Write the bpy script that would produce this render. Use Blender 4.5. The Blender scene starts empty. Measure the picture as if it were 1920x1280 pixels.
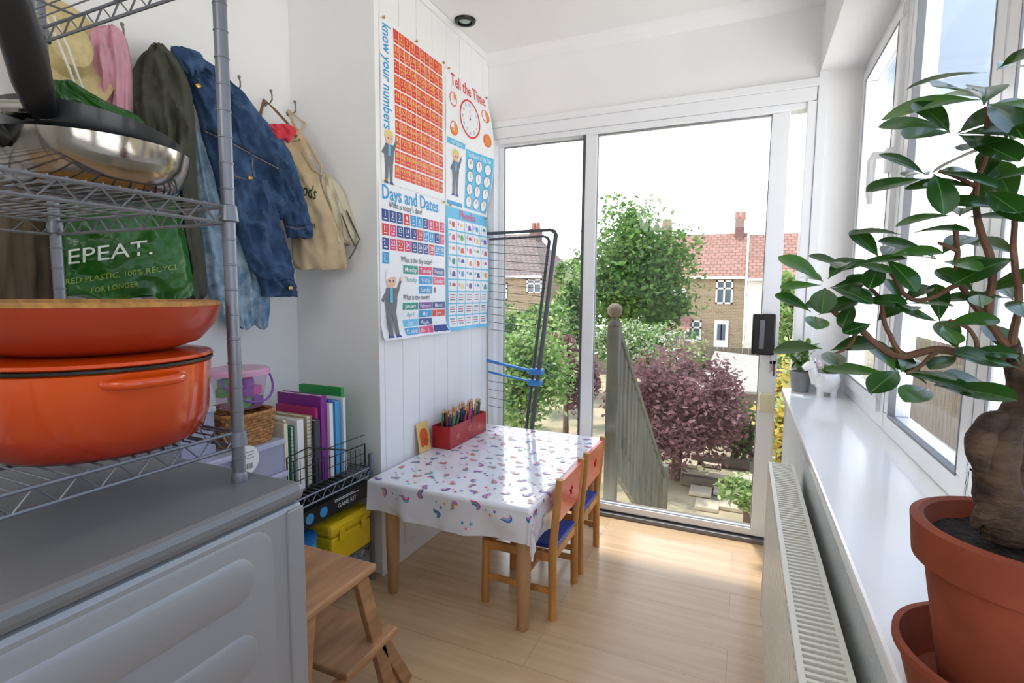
import bpy, bmesh, math, random
from mathutils import Vector, Matrix, noise
from mathutils.bvhtree import BVHTree
random.seed(7)
COL=bpy.context.scene.collection
PI=math.pi
sin,cos=math.sin,math.cos
# ------------------------------------------------------------------ camera
CAMZ=1.25; FPX=980.0
psi=math.radians(23.9); th=math.radians(5.4); rho=math.radians(0.45)
F=Vector((-sin(psi)*cos(th),cos(psi)*cos(th),-sin(th)))
R0=Vector((cos(psi),sin(psi),0)); U0=R0.cross(F)
Rv=R0*cos(rho)+U0*sin(rho); Uv=U0*cos(rho)-R0*sin(rho)
E=Vector((0,0,CAMZ))
cd=bpy.data.cameras.new('camera'); cam=bpy.data.objects.new('camera',cd); COL.objects.link(cam)
cd.sensor_width=36; cd.lens=FPX/1920*36; cd.clip_start=.02; cd.clip_end=300
m=Matrix((Rv,Uv,-F)).transposed().to_4x4(); m.translation=E; cam.matrix_world=m
bpy.context.scene.camera=cam
def ray(u,v): return F+Rv*((u-960)/FPX)+Uv*((640-v)/FPX)
def onx(u,v,x): d=ray(u,v); return E+d*(x/d.x)
def ony(u,v,y): d=ray(u,v); return E+d*(y/d.y)
def onz(u,v,z): d=ray(u,v); return E+d*((z-CAMZ)/d.z)
def ont(u,v,t): return E+ray(u,v)*t
# ------------------------------------------------------------------ materials
def lin(h):
    h=h.lstrip('#'); c=[int(h[i:i+2],16)/255 for i in (0,2,4)]
    return tuple((x/12.92 if x<=.04045 else ((x+.055)/1.055)**2.4) for x in c)+(1,)
MC={}
def M(name,hexc='#ffffff',rough=.5,metal=0,vary=0,scale=20,bump=0,bscale=None,coat=0,stretch=None,hex2=None,lo=.35,hi=.65):
    if name in MC: return MC[name]
    mt=bpy.data.materials.new(name); mt.use_nodes=True; nt=mt.node_tree; N=nt.nodes; L=nt.links
    b=N['Principled BSDF']; b.inputs['Base Color'].default_value=lin(hexc); b.inputs['Roughness'].default_value=rough
    b.inputs['Metallic'].default_value=metal
    if coat: b.inputs['Coat Weight'].default_value=coat; b.inputs['Coat Roughness'].default_value=.08
    tc=N.new('ShaderNodeTexCoord'); mp=N.new('ShaderNodeMapping'); L.new(tc.outputs['Object'],mp.inputs['Vector'])
    if stretch: mp.inputs['Scale'].default_value=stretch
    if vary or hex2:
        n=N.new('ShaderNodeTexNoise'); n.inputs['Scale'].default_value=scale; n.inputs['Detail'].default_value=5
        L.new(mp.outputs[0],n.inputs['Vector'])
        r=N.new('ShaderNodeValToRGB'); c=lin(hexc)
        if hex2: c1,c2=c,lin(hex2)
        else: c1=tuple(max(0,x*(1-vary)) for x in c[:3])+(1,); c2=tuple(min(1,x*(1+vary)) for x in c[:3])+(1,)
        r.color_ramp.elements[0].position=lo; r.color_ramp.elements[0].color=c1
        r.color_ramp.elements[1].position=hi; r.color_ramp.elements[1].color=c2
        L.new(n.outputs['Fac'],r.inputs[0]); L.new(r.outputs[0],b.inputs['Base Color'])
    if bump:
        n2=N.new('ShaderNodeTexNoise'); n2.inputs['Scale'].default_value=bscale or scale*3; n2.inputs['Detail'].default_value=3
        L.new(mp.outputs[0],n2.inputs['Vector'])
        bp=N.new('ShaderNodeBump'); bp.inputs['Strength'].default_value=bump; bp.inputs['Distance'].default_value=.01
        L.new(n2.outputs['Fac'],bp.inputs['Height']); L.new(bp.outputs[0],b.inputs['Normal'])
    MC[name]=mt; return mt
def glassmat(name,tint='#ffffff'):
    mt=bpy.data.materials.new(name); mt.use_nodes=True; nt=mt.node_tree; N=nt.nodes; L=nt.links
    N.remove(N['Principled BSDF']); o=N['Material Output']
    t=N.new('ShaderNodeBsdfTransparent'); t.inputs[0].default_value=lin(tint)
    g=N.new('ShaderNodeBsdfGlossy'); g.inputs['Roughness'].default_value=0
    mx=N.new('ShaderNodeMixShader'); lw=N.new('ShaderNodeLayerWeight'); lw.inputs[0].default_value=.5
    p=N.new('ShaderNodeMath'); p.operation='POWER'; p.inputs[1].default_value=4; L.new(lw.outputs['Facing'],p.inputs[0])
    q=N.new('ShaderNodeMath'); q.operation='MULTIPLY_ADD'; q.inputs[1].default_value=.35; q.inputs[2].default_value=.025; L.new(p.outputs[0],q.inputs[0])
    L.new(q.outputs[0],mx.inputs[0]); L.new(t.outputs[0],mx.inputs[1]); L.new(g.outputs[0],mx.inputs[2]); L.new(mx.outputs[0],o.inputs[0])
    return mt
def clearplastic(name,tint,amt=.35):
    mt=bpy.data.materials.new(name); mt.use_nodes=True; nt=mt.node_tree; N=nt.nodes; L=nt.links
    b=N['Principled BSDF']; b.inputs['Base Color'].default_value=lin(tint); b.inputs['Roughness'].default_value=.15; o=N['Material Output']
    t=N.new('ShaderNodeBsdfTransparent'); mx=N.new('ShaderNodeMixShader'); mx.inputs[0].default_value=amt
    L.new(t.outputs[0],mx.inputs[1]); L.new(b.outputs[0],mx.inputs[2]); L.new(mx.outputs[0],o.inputs[0]); return mt
def brickmat(name,c1,c2,cm,w,h,ms,rough=.5,axes=('X','Y'),grain=None,bump=0,coat=0):
    mt=bpy.data.materials.new(name); mt.use_nodes=True; nt=mt.node_tree; N=nt.nodes; L=nt.links
    b=N['Principled BSDF']; b.inputs['Roughness'].default_value=rough
    if coat: b.inputs['Coat Weight'].default_value=coat; b.inputs['Coat Roughness'].default_value=.15
    tc=N.new('ShaderNodeTexCoord'); sp=N.new('ShaderNodeSeparateXYZ'); cb=N.new('ShaderNodeCombineXYZ')
    L.new(tc.outputs['Object'],sp.inputs[0]); L.new(sp.outputs[axes[0]],cb.inputs[0]); L.new(sp.outputs[axes[1]],cb.inputs[1])
    br=N.new('ShaderNodeTexBrick'); br.inputs['Scale'].default_value=1; br.inputs['Brick Width'].default_value=w; br.inputs['Row Height'].default_value=h
    br.inputs['Mortar Size'].default_value=ms; br.inputs['Color1'].default_value=lin(c1); br.inputs['Color2'].default_value=lin(c2); br.inputs['Mortar'].default_value=lin(cm)
    L.new(cb.outputs[0],br.inputs['Vector']); outc=br.outputs['Color']
    if grain:
        mp=N.new('ShaderNodeMapping'); mp.inputs['Scale'].default_value=grain; L.new(tc.outputs['Object'],mp.inputs[0])
        n=N.new('ShaderNodeTexNoise'); n.inputs['Scale'].default_value=1; n.inputs['Detail'].default_value=6; n.inputs['Distortion'].default_value=.6; L.new(mp.outputs[0],n.inputs['Vector'])
        r=N.new('ShaderNodeValToRGB'); r.color_ramp.elements[0].position=.3; r.color_ramp.elements[0].color=(.84,.78,.72,1); r.color_ramp.elements[1].position=.65; r.color_ramp.elements[1].color=(1,1,1,1)
        L.new(n.outputs['Fac'],r.inputs[0]); mx=N.new('ShaderNodeMix'); mx.data_type='RGBA'; mx.blend_type='MULTIPLY'; mx.inputs[0].default_value=.8
        L.new(outc,mx.inputs[6]); L.new(r.outputs[0],mx.inputs[7]); outc=mx.outputs[2]
    L.new(outc,b.inputs['Base Color']); return mt
# ------------------------------------------------------------------ mesh builder
def flatmesh(ob):
    me=bpy.data.meshes.new_from_object(ob); vs=[v.co.copy() for v in me.vertices]; fs=[list(p.vertices) for p in me.polygons]
    bpy.data.meshes.remove(me); d=ob.data; bpy.data.objects.remove(ob); bpy.data.curves.remove(d); return vs,fs
TC={}
def text_geo(body,bold=.0,align='CENTER',shear=0):
    k=(body,bold,align,shear)
    if k not in TC:
        cu=bpy.data.curves.new('t','FONT'); cu.body=body; cu.size=1; cu.align_x=align; cu.align_y='CENTER'; cu.offset=bold; cu.resolution_u=2; cu.shear=shear; cu.fill_mode='FRONT'
        TC[k]=flatmesh(bpy.data.objects.new('t',cu))
    return TC[k]
def curve_geo(loops,ex):
    cu=bpy.data.curves.new('s','CURVE'); cu.dimensions='2D'; cu.fill_mode='BOTH'; cu.extrude=ex
    for lp in loops:
        s=cu.splines.new('POLY'); s.points.add(len(lp)-1)
        for p,q in zip(s.points,lp): p.co=(q[0],q[1],0,1)
        s.use_cyclic_u=True
    return flatmesh(bpy.data.objects.new('s',cu))
class MB:
    def __init__(s): s.bm=bmesh.new(); s.mi=0
    def add(s,vs,fs,fn=None):
        bv=[s.bm.verts.new(fn(v) if fn else v) for v in vs]
        for f in fs:
            try: nf=s.bm.faces.new([bv[i] for i in f]); nf.material_index=s.mi
            except ValueError: pass
        return s
    def box(s,a,b,mx=None):
        x0,y0,z0=a; x1,y1,z1=b
        vs=[Vector(p) for p in ((x0,y0,z0),(x1,y0,z0),(x1,y1,z0),(x0,y1,z0),(x0,y0,z1),(x1,y0,z1),(x1,y1,z1),(x0,y1,z1))]
        return s.add(vs,[(0,3,2,1),(4,5,6,7),(0,1,5,4),(1,2,6,5),(2,3,7,6),(3,0,4,7)],(lambda v:mx@v) if mx else None)
    def beam(s,p0,p1,w,h,up=Vector((0,0,1))):
        p0=Vector(p0);p1=Vector(p1); d=(p1-p0).normalized(); a=d.cross(up)
        if a.length<1e-4: a=Vector((1,0,0))
        a.normalize(); b=a.cross(d)
        vs=[]
        for p in (p0,p1):
            for (i,j) in ((-1,-1),(1,-1),(1,1),(-1,1)): vs.append(p+a*(w/2*i)+b*(h/2*j))
        return s.add(vs,[(0,1,2,3),(7,6,5,4),(0,4,5,1),(1,5,6,2),(2,6,7,3),(3,7,4,0)])
    def path(s,pts,r,n=8,closed=False,caps=True,ell=1):
        pts=[Vector(p) for p in pts]; k=len(pts); rs=r if isinstance(r,(list,tuple)) else [r]*k
        vs=[];fs=[]; a=None
        for i,p in enumerate(pts):
            if closed: d=pts[(i+1)%k]-pts[i-1]
            else: d=pts[min(i+1,k-1)]-pts[max(i-1,0)]
            d=d.normalized() if d.length>1e-9 else Vector((0,0,1))
            if a is None:
                a=d.cross(Vector((0,0,1)))
                if a.length<.01: a=d.cross(Vector((1,0,0)))
            a=(a-d*a.dot(d)); a.normalize(); b=d.cross(a)
            for j in range(n):
                t=2*PI*j/n; vs.append(p+(a*cos(t)+b*sin(t)*ell)*rs[i])
        for i in range(k if closed else k-1):
            i2=(i+1)%k
            for j in range(n): fs.append((i*n+j,i*n+(j+1)%n,i2*n+(j+1)%n,i2*n+j))
        if not closed and caps: fs.append(tuple(range(n))[::-1]); fs.append(tuple((k-1)*n+j for j in range(n)))
        return s.add(vs,fs)
    def tube(s,p0,p1,r0,r1=None,n=12): return s.path([p0,p1],[r0,r0 if r1 is None else r1],n)
    def lathe(s,prof,c=(0,0,0),n=32,sx=1,sy=1,mx=None):
        c=Vector(c); vs=[];fs=[]; k=len(prof)
        for (r,z) in prof:
            for j in range(n):
                t=2*PI*j/n; v=Vector((r*cos(t)*sx,r*sin(t)*sy,z)); v=(mx@v) if mx else v; vs.append(c+v)
        for i in range(k-1):
            for j in range(n): fs.append((i*n+j,i*n+(j+1)%n,(i+1)*n+(j+1)%n,(i+1)*n+j))
        if prof[0][0]>1e-5: fs.append(tuple(range(n))[::-1])
        if prof[-1][0]>1e-5: fs.append(tuple((k-1)*n+j for j in range(n)))
        s.add(vs,fs); return s
    def ball(s,c,r,sc=(1,1,1),n=16,mx=None):
        pr=[(max(1e-6,r*sin(PI*i/10)),-r*cos(PI*i/10)*sc[2]) for i in range(11)]
        return s.lathe(pr,c,n,sc[0],sc[1],mx)
    def grid(s,fn,nu,nv):
        vs=[fn(i/nu,j/nv) for j in range(nv+1) for i in range(nu+1)]
        return s.add(vs,[(j*(nu+1)+i,j*(nu+1)+i+1,(j+1)*(nu+1)+i+1,(j+1)*(nu+1)+i) for j in range(nv) for i in range(nu)])
    def prism(s,pts,vec):
        vec=Vector(vec); pts=[Vector(p) for p in pts]; n=len(pts)
        return s.add(pts+[p+vec for p in pts],[tuple(range(n))[::-1],tuple(range(n,2*n))]+[(i,(i+1)%n,(i+1)%n+n,i+n) for i in range(n)])
    def poly(s,pts): return s.add([Vector(p) for p in pts],[tuple(range(len(pts)))])
    def text(s,body,fn,size,bold=.0,align='CENTER',shear=0,width=None,maxw=None):
        vs,fs=text_geo(body,bold,align,shear)
        if not vs: return s
        w=max(v.x for v in vs)-min(v.x for v in vs); sx=size
        if width: sx=width/w
        elif maxw and w*size>maxw: sx=maxw/w
        return s.add(vs,fs,lambda v: fn(v.x*sx,v.y*size))
    def build(s,name,mats,parent=None,smooth=False,bevel=0,solid=0,sub=0,fix=True,base=None,angle=40):
        bm=s.bm
        bmesh.ops.remove_doubles(bm,verts=bm.verts,dist=1e-6)
        if fix: bmesh.ops.recalc_face_normals(bm,faces=bm.faces)
        if parent is not None: off=wloc(parent)
        elif base is not None: off=Vector(base)
        else:
            xs=[v.co for v in bm.verts]
            off=Vector(((min(v.x for v in xs)+max(v.x for v in xs))/2,(min(v.y for v in xs)+max(v.y for v in xs))/2,min(v.z for v in xs)))
        bmesh.ops.translate(bm,verts=bm.verts,vec=-off)
        me=bpy.data.meshes.new(name); bm.to_mesh(me); bm.free()
        for mt in (mats if isinstance(mats,(list,tuple)) else [mats]): me.materials.append(mt)
        if smooth:
            me.shade_smooth()
            try: me.set_sharp_from_angle(angle=math.radians(angle))
            except Exception: pass
        o=bpy.data.objects.new(name,me); COL.objects.link(o)
        if parent is not None: o.parent=parent
        else: o.location=off
        if solid: md=o.modifiers.new('solid','SOLIDIFY'); md.thickness=solid; md.offset=0
        if bevel: md=o.modifiers.new('bevel','BEVEL'); md.width=bevel; md.segments=2; md.limit_method='ANGLE'; md.angle_limit=math.radians(35)
        if sub: md=o.modifiers.new('sub','SUBSURF'); md.levels=sub; md.render_levels=sub
        return o
def wloc(o):
    v=Vector((0,0,0))
    while o is not None: v=v+o.location; o=o.parent
    return v
def tag(o,label,cat,group=None,kind=None):
    o['label']=label; o['category']=cat
    if group: o['group']=group
    if kind: o['kind']=kind
    return o
def thing(name,label,cat,loc=(0,0,0),group=None):
    o=bpy.data.objects.new(name,None); COL.objects.link(o); o.location=loc; o.empty_display_size=.05
    return tag(o,label,cat,group)
def sthing(name,loc=(0,0,0)):
    o=bpy.data.objects.new(name,None); COL.objects.link(o); o.location=loc; o['kind']='structure'; return o
def struct(o): o['kind']='structure'; return o
def copy_tree(o,parent=None):
    c=o.copy(); COL.objects.link(c); c.parent=parent
    for ch in list(o.children): copy_tree(ch,c)
    return c
# common mats
white=M('white_paint','#f4f4f3',.55,vary=.015,scale=3,bump=.03,bscale=60)
wallR=M('textured_wall','#c3c9c8',.8,vary=.05,scale=5,bump=.35,bscale=70)
ceilm=M('ceiling_paint','#f2f1ee',.8)
upvc=M('white_upvc','#f1f3f5',.25,coat=.3)
glossw=M('gloss_white','#eff0f2',.22,coat=.4)
glass=glassmat('window_glass')
pine=M('pine','#c78c4c',.45,vary=.18,scale=6,stretch=(4,4,.6),bump=.03)
stoolw=M('stool_pine','#ae8058',.5,vary=.22,scale=5,stretch=(6,1,6),bump=.04)
beech=M('beech','#b98f65',.45,vary=.12,scale=8,stretch=(4,4,.5))
greym=M('grey_epoxy_wire','#7d8189',.35,metal=.55)
chrome=M('chrome','#c9c9cc',.18,metal=1)
brass=M('brass','#c9a35a',.3,metal=1)
blackp=M('black_plastic','#0c0c0d',.4)
WX=-1.87; BX=-1.41; BY=1.79; FY=2.82; SX=.20; CZ=2.59; WINX=.44
# ------------------------------------------------------------------ setting
BK=-2.2
floorm=brickmat('oak_laminate','#d8ba94','#ceae86','#ae8f6a',1.25,.19,.001,rough=.25,grain=(2.2,30,1),coat=.45)
struct(MB().box((-1.97,BK,-.05),(.5,2.95,0)).build('floor',floorm,base=(0,0,0)))
struct(MB().box((-1.97,BK,CZ),(.52,2.95,CZ+.05)).build('ceiling',ceilm,base=(0,0,0)))
struct(MB().box((WX-.1,BK,0),(WX,2.95,CZ)).build('wall_left',white,base=(0,0,0)))
struct(MB().box((-1.97,BK-.1,0),(.5,BK,CZ)).build('wall_back',white,base=(0,0,0)))
b=MB(); b.box((WX,BY,0),(BX-.004,FY,CZ)); b.box((BX-.004,BY,0),(BX,BY+.035,CZ))
y=BY+.0375
while y<FY-.01:
    y2=min(y+.1285,FY-.001); b.box((BX-.004,y,0),(BX,y2,CZ)); y=y2+.0025
struct(b.build('wall_panelled',white,bevel=.0015,base=(0,0,0)))
b=MB(); b.box((BX-.1,FY,2.2),(.5,FY+.12,CZ)); b.box((.265,FY,0),(.5,FY+.12,2.2)); b.box((WX-.1,FY,0),(BX-.005,FY+.12,CZ))
struct(b.build('wall_far',white,base=(0,0,0)))
b=MB(); b.box((SX,BK,0),(.5,FY,.77)); b.box((.265,BK,.77),(.5,-1.2,2.25))
struct(b.build('wall_right',wallR,base=(0,0,0)))
struct(MB().box((.265,BK,2.25),(.52,FY,CZ)).build('wall_right_lintel',white,base=(0,0,0)))
struct(MB().box((.182,-1.19,.77),(WINX+.02,FY-.001,.80)).build('trim_1',glossw,bevel=.006,base=(0,0,0)))
b=MB()
pr=[(0,0),(0,-.055),(-.012,-.05),(-.035,-.03),(-.05,-.012),(-.055,0)]
b.prism([(BX,FY+p[0],CZ+p[1]) for p in pr],(.265-BX,0,0)); struct(b.build('trim_2',white,base=(0,0,0)))
b=MB(); b.box((BX,BY,CZ-.03),(BX+.015,FY-.05,CZ)); b.box((WX,BY-.012,CZ-.03),(BX+.015,BY,CZ)); struct(b.build('trim_3',white,bevel=.003,base=(0,0,0)))
b=MB(); b.box((BX,FY-.018,2.19),(.265,FY,2.225)); b.box((.262,FY-.018,.801),(.30,FY,2.25)); struct(b.build('trim_4',upvc,bevel=.003,base=(0,0,0)))
struct(MB().box((BX,BY-.012,0),(BX+.012,FY-.03,.07)).build('baseboard_left',white,bevel=.003,base=(0,0,0)))
struct(MB().box((SX-.012,BK,0),(SX,FY-.03,.09)).build('baseboard_right',white,bevel=.003,base=(0,0,0)))
# ------------------------------------------------------------------ sliding door
d=sthing('door_1',(-.6,FY,0)); x0,x1=BX+.005,.262
b=MB(); b.box((x0,FY-.01,2.13),(x1,FY+.09,2.19)); b.box((x0,FY-.01,0),(x0+.04,FY+.09,2.13)); b.box((.222,FY-.01,0),(x1,FY+.09,2.13))
b.box((x0,FY+.0,2.10),(x1,FY+.08,2.13)); b.build('door_frame',upvc,d,bevel=.004)
b=MB(); b.box((x0,FY-.02,0),(x1,FY+.11,.022)); b.box((x0,FY+.02,.022),(x1,FY+.028,.04)); b.build('threshold',M('track_grey','#77777a',.4,metal=.3),d,bevel=.002)
seal=M('dark_seal','#4c4f53',.5)
def panel(xa,xb,y,nm,sl=.075,sr=.075,parent=d):
    b=MB(); b.box((xa,y,.03),(xb,y+.035,.065)); b.box((xa,y,2.095),(xb,y+.035,2.125)); b.box((xa,y,.065),(xa+sl,y+.035,2.095)); b.box((xb-sr,y,.065),(xb,y+.035,2.095))
    p=b.build(nm,upvc,parent,bevel=.004)
    g=.005; b=MB(); A,B,z0,z1=xa+sl-.001,xb-sr+.001,.064,2.096
    b.box((A,y+.010,z0),(A+g,y+.024,z1)); b.box((B-g,y+.010,z0),(B,y+.024,z1)); b.box((A,y+.010,z0),(B,y+.024,z0+g)); b.box((A,y+.010,z1-g),(B,y+.024,z1)); b.build('glazing_seal',M('grey_seal','#8d9095',.5),p)
    MB().box((xa+sl,y+.014,.065),(xb-sr,y+.02,2.095)).build('glass_pane',glass,p); return p
panel(x0+.04,-.775,FY+.05,'fixed_panel',.03,.06)
sp=panel(-.825,.155,FY+.004,'sliding_panel',.065,.075)
b=MB(); b.box((-.838,FY-.001,.065),(-.826,FY+.045,2.095)); b.build('dark_seal',seal,d)
b=MB(); p=ony(1432,627,FY-.015); 
b.box((p.x-.052,FY-.022,p.z-.10),(p.x+.05,FY+.003,p.z+.10)); b.build('lock_case',blackp,sp,bevel=.008)
b=MB(); b.box((p.x-.02,FY-.03,p.z-.07),(p.x+.002,FY-.022,p.z+.07)); b.build('pull_lever',M('grey_plastic','#6f7074',.4),sp,bevel=.003)
t=thing('key_bunch','small bunch of keys hanging from the black patio door lock','keys',(p.x+.045,FY-.035,p.z-.22))
b=MB(); q=Vector((p.x+.045,FY-.035,p.z-.11)); b.path([q+Vector((cos(a)*.014,0,sin(a)*.014)) for a in [i*PI/8 for i in range(16)]],.0015,6,closed=True); b.build('key_ring',chrome,t)
for k,(dx,l,mt) in enumerate(((-.008,.06,chrome),(.006,.075,M('purple_fob','#5a3a6a',.5)),(.0,.05,brass))):
    b=MB(); z=q.z-.013; b.box((q.x+dx-.004,q.y-.004+k*.003,z-l),(q.x+dx+.004,q.y-.002+k*.003,z)); b.lathe([(.0001,-.001),(.009,-.001),(.009,.001),(.0001,.001)],(q.x+dx,q.y-.003+k*.003,z-.008),12,mx=Matrix.Rotation(PI/2,4,'X')); b.build('key',mt,t)
p2=ony(1435,754,FY-.012); t=tag(MB().box((p2.x-.028,FY-.03,p2.z-.045),(p2.x+.03,FY+.0035,p2.z+.045)).build('door_catch',M('cream_plastic','#e6dcb6',.4),bevel=.006),'small cream plastic catch low on the patio door stile','door catch')
# ------------------------------------------------------------------ windows on the right
def window(n,ya,yb,opening,handle=None):
    w=sthing('window_%d'%n,(WINX,(ya+yb)/2,.80)); fr=.06
    b=MB(); X0,X1=WINX,WINX+.06
    b.box((X0,ya,.80),(X1,yb,.80+fr)); b.box((X0,ya,2.25-fr),(X1,yb,2.25)); b.box((X0,ya,.80+fr),(X1,ya+fr,2.25-fr)); b.box((X0,yb-fr,.80+fr),(X1,yb,2.25-fr)); b.build('window_frame',upvc,w,bevel=.004)
    g=fr
    if opening:
        b=MB(); s=.055; a0,a1,z0,z1=ya+fr-.012,yb-fr+.012,.80+fr-.012,2.25-fr+.012; X0=WINX-.014;X1=WINX+.03
        b.box((X0,a0,z0),(X1,a1,z0+s)); b.box((X0,a0,z1-s),(X1,a1,z1)); b.box((X0,a0,z0+s),(X1,a0+s,z1-s)); b.box((X0,a1-s,z0+s),(X1,a1,z1-s)); sa=b.build('sash',upvc,w,bevel=.006)
        b=MB(); e=.005; X=WINX-.0155
        for A,B in (((X,a0+s-e,z0+s-e),(X+.004,a1-s+e,z0+s)),((X,a0+s-e,z1-s),(X+.004,a1-s+e,z1-s+e)),((X,a0+s-e,z0+s),(X+.004,a0+s,z1-s)),((X,a1-s,z0+s),(X+.004,a1-s+e,z1-s))): b.box(A,B)
        b.build('gasket',M('gasket','#7d8084',.6),sa)
        if handle:
            hy,hz=handle; b=MB(); b.box((X-.014,hy-.015,hz-.04),(X+.002,hy+.015,hz+.04)); b.path([(X-.012,hy,hz+.02),(X-.045,hy,hz+.02),(X-.052,hy,hz),(X-.052,hy+.005,hz-.10),(X-.047,hy+.006,hz-.14)],[.012,.013,.014,.012,.008],10); b.build('window_handle',glossw,w,smooth=True)
        g=fr+s-.012
    else:
        b=MB(); e=.005; X=WINX-.001
        for A,B in (((X,ya+g-e,.80+g-e),(X+.02,yb-g+e,.80+g+.001)),((X,ya+g-e,2.25-g),(X+.02,yb-g+e,2.25-g+e)),((X,ya+g-e,.80+g),(X+.02,ya+g+.001,2.25-g)),((X,yb-g-.001,.80+g),(X+.02,yb-g+e,2.25-g))): b.box(A,B)
        b.build('gasket',M('gasket','#7d8084',.6),w)
    MB().box((WINX+.018,ya+g,.80+g),(WINX+.026,yb-g,2.25-g)).build('glass_pane',glass,w)
window(1,2.08,2.81,True,(2.165,1.70))
window(2,1.36,2.075,False); window(3,.62,1.355,True,(.70,1.6)); window(4,-.2,.615,False); window(5,-1.2,-.205,True)
# ------------------------------------------------------------------ downlight
c=onz(872,38,CZ); t=thing('ceiling_downlight','round black recessed spotlight in the white ceiling','ceiling light',(c.x,c.y,CZ-.012))
MB().lathe([(.034,0.011),(.036,0),(.050,.002),(.054,.011)],(c.x,c.y,CZ-.0125),32).build('trim_ring',M('gunmetal','#26282b',.3,metal=.6),t,smooth=True)
MB().lathe([(.0001,.002),(.012,.002),(.026,.006),(.033,.0115)],(c.x,c.y,CZ-.0125),24).build('bulb',M('bulb_glass','#9fb0ae',.1,metal=.3),t,smooth=True)
# ------------------------------------------------------------------ posters
ink={k:M('ink_'+k,v,.4) for k,v in dict(paper='#f4f5f7',red='#e2362e',orange='#ea5a2f',yellow='#f6d56a',blue='#2a9fd8',lblue='#62c2e8',navy='#23408e',pink='#e2447c',green='#1f9a8a',grey='#6b7077',skin='#efc3a0',hair='#e6cf7e',dark='#2a2c30',peach='#f0913f',purple='#7c4aa0',lgreen='#6fb53f').items()}
IK=list(ink.keys()); II={k:i for i,k in enumerate(IK)}; IM=[ink[k] for k in IK]
class Poster:
    def __init__(s,y0,y1,zt,zb,curl=0,foot=0):
        s.y0,s.w,s.zt,s.h,s.curl,s.foot=y0,y1-y0,zt,zt-zb,curl,foot; s.b=MB(); s.l=0
        s.b.mi=0; s.b.grid(lambda a,c:s.P(a,c,0),14,28)
    def P(s,a,c,off=0): return Vector((BX+.0015+.008*sin(PI*c)*abs(sin(PI*a))+.003*sin(PI*c)*sin(a*7+c*5)**2+s.curl*a*a*a*sin(PI*c)+s.foot*(max(0,c-.86)/.14)**2*(.4+.6*sin(a*4+.6)**2)+off, s.y0+a*s.w, s.zt-c*s.h))
    def rect(s,a0,a1,c0,c1,k,l=1):
        s.b.mi=II[k]; o=.0006*l; s.b.grid(lambda a,c:s.P(a0+(a1-a0)*a,c0+(c1-c0)*c,o),max(1,int((a1-a0)*14)),max(1,int((c1-c0)*28)))
    def poly(s,pts,k,l=1): s.b.mi=II[k]; s.b.poly([s.P(a,c,.0006*l) for a,c in pts])
    def disc(s,a,c,r,k,l=1,n=20,t0=0,t1=1):
        s.b.mi=II[k]; pts=[(a+r*sin(2*PI*(t0+(t1-t0)*i/n))/s.w,c-r*cos(2*PI*(t0+(t1-t0)*i/n))/s.h) for i in range(n if t1-t0==1 else n+1)]
        if t1-t0<1: pts=[(a,c)]+pts
        s.b.poly([s.P(x,y,.0006*l) for x,y in pts])
    def ring(s,a,c,r,w,k,l=1,n=28):
        s.b.mi=II[k]; vs=[];
        for i in range(n):
            t=2*PI*i/n
            for q in (r,r-w): vs.append(s.P(a+q*sin(t)/s.w,c-q*cos(t)/s.h,.0006*l))
        s.b.add(vs,[(2*i,2*i+1,(2*i+3)%(2*n),(2*i+2)%(2*n)) for i in range(n)])
    def text(s,body,a,c,size,k,l=2,rot=0,**kw):
        s.b.mi=II[k]; o=.0006*l
        def fn(x,y):
            if rot: x,y=y,-x
            return s.P(a+x/s.w,c-y/s.h,o)
        s.b.text(body,fn,size,**kw)
    def boy(s,a,c,k=1.0,hair='hair'):
        W=lambda x:x*k/s.w; Hh=lambda y:y*k/s.h; q=lambda pts:[(a+W(x),c+Hh(y)) for x,y in pts]
        s.poly(q([(-.03,.0),(.03,0),(.04,.05),(.034,.10),(-.034,.10),(-.042,.05)]),'grey',3)
        s.poly(q([(-.008,0),(.008,0),(.01,.06),(-.01,.06)]),'lblue',4)
        s.poly(q([(-.032,.10),(-.002,.10),(-.008,.2),(-.03,.2)]),'grey',3); s.poly(q([(.002,.10),(.033,.10),(.03,.2),(.01,.2)]),'grey',3)
        s.poly(q([(-.042,.205),(-.006,.205),(-.008,.19),(-.03,.19)]),'navy',4); s.poly(q([(.006,.205),(.042,.205),(.03,.19),(.01,.19)]),'navy',4)
        s.poly(q([(.03,.01),(.06,-.04),(.068,-.03),(.04,.04)]),'grey',3); s.poly(q([(-.03,.01),(-.06,.05),(-.05,.06),(-.03,.04)]),'grey',3)
        s.disc(a,c-Hh(.028),.03*k,'skin',4); s.poly(q([(-.034,-.03),(-.03,-.062),(-.005,-.072),(.028,-.064),(.034,-.035),(.02,-.046),(-.01,-.042)]),hair,5)
        s.disc(a-W(.01),c-Hh(.028),.004*k,'navy',6,8); s.disc(a+W(.012),c-Hh(.028),.004*k,'navy',6,8); s.disc(a+W(.063),c-Hh(.037),.008*k,'skin',4,8)
    def done(s,name,label): return tag(s.b.build(name,IM,fix=False),label,'poster')
p=Poster(1.82,2.315,2.378,1.708)
p.text('know your numbers',.085,.36,.075,'blue',rot=1,bold=.012,width=.42)
for r in range(10):
    for q in range(10):
        a0=.185+q*.08; c0=.035+r*.093
        p.rect(a0,a0+.073,c0,c0+.082,'orange' if (r+q)%2 else 'red')
        n=r*10+q+1
        p.text(str(n),a0+.0365,c0+.03,.031,'yellow',bold=.004,maxw=.028)
        p.rect(a0+.014,a0+.058,c0+.060,c0+.066,'yellow',2)
p.boy(.1,.76,.8); p.done('number_poster','number square poster with red cells from 1 to 100 and a vertical blue title')
p=Poster(1.80,2.325,1.70,1.04,foot=.035)
p.text('Days and Dates',.46,.055,.085,'blue',bold=.016,width=.44)
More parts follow.
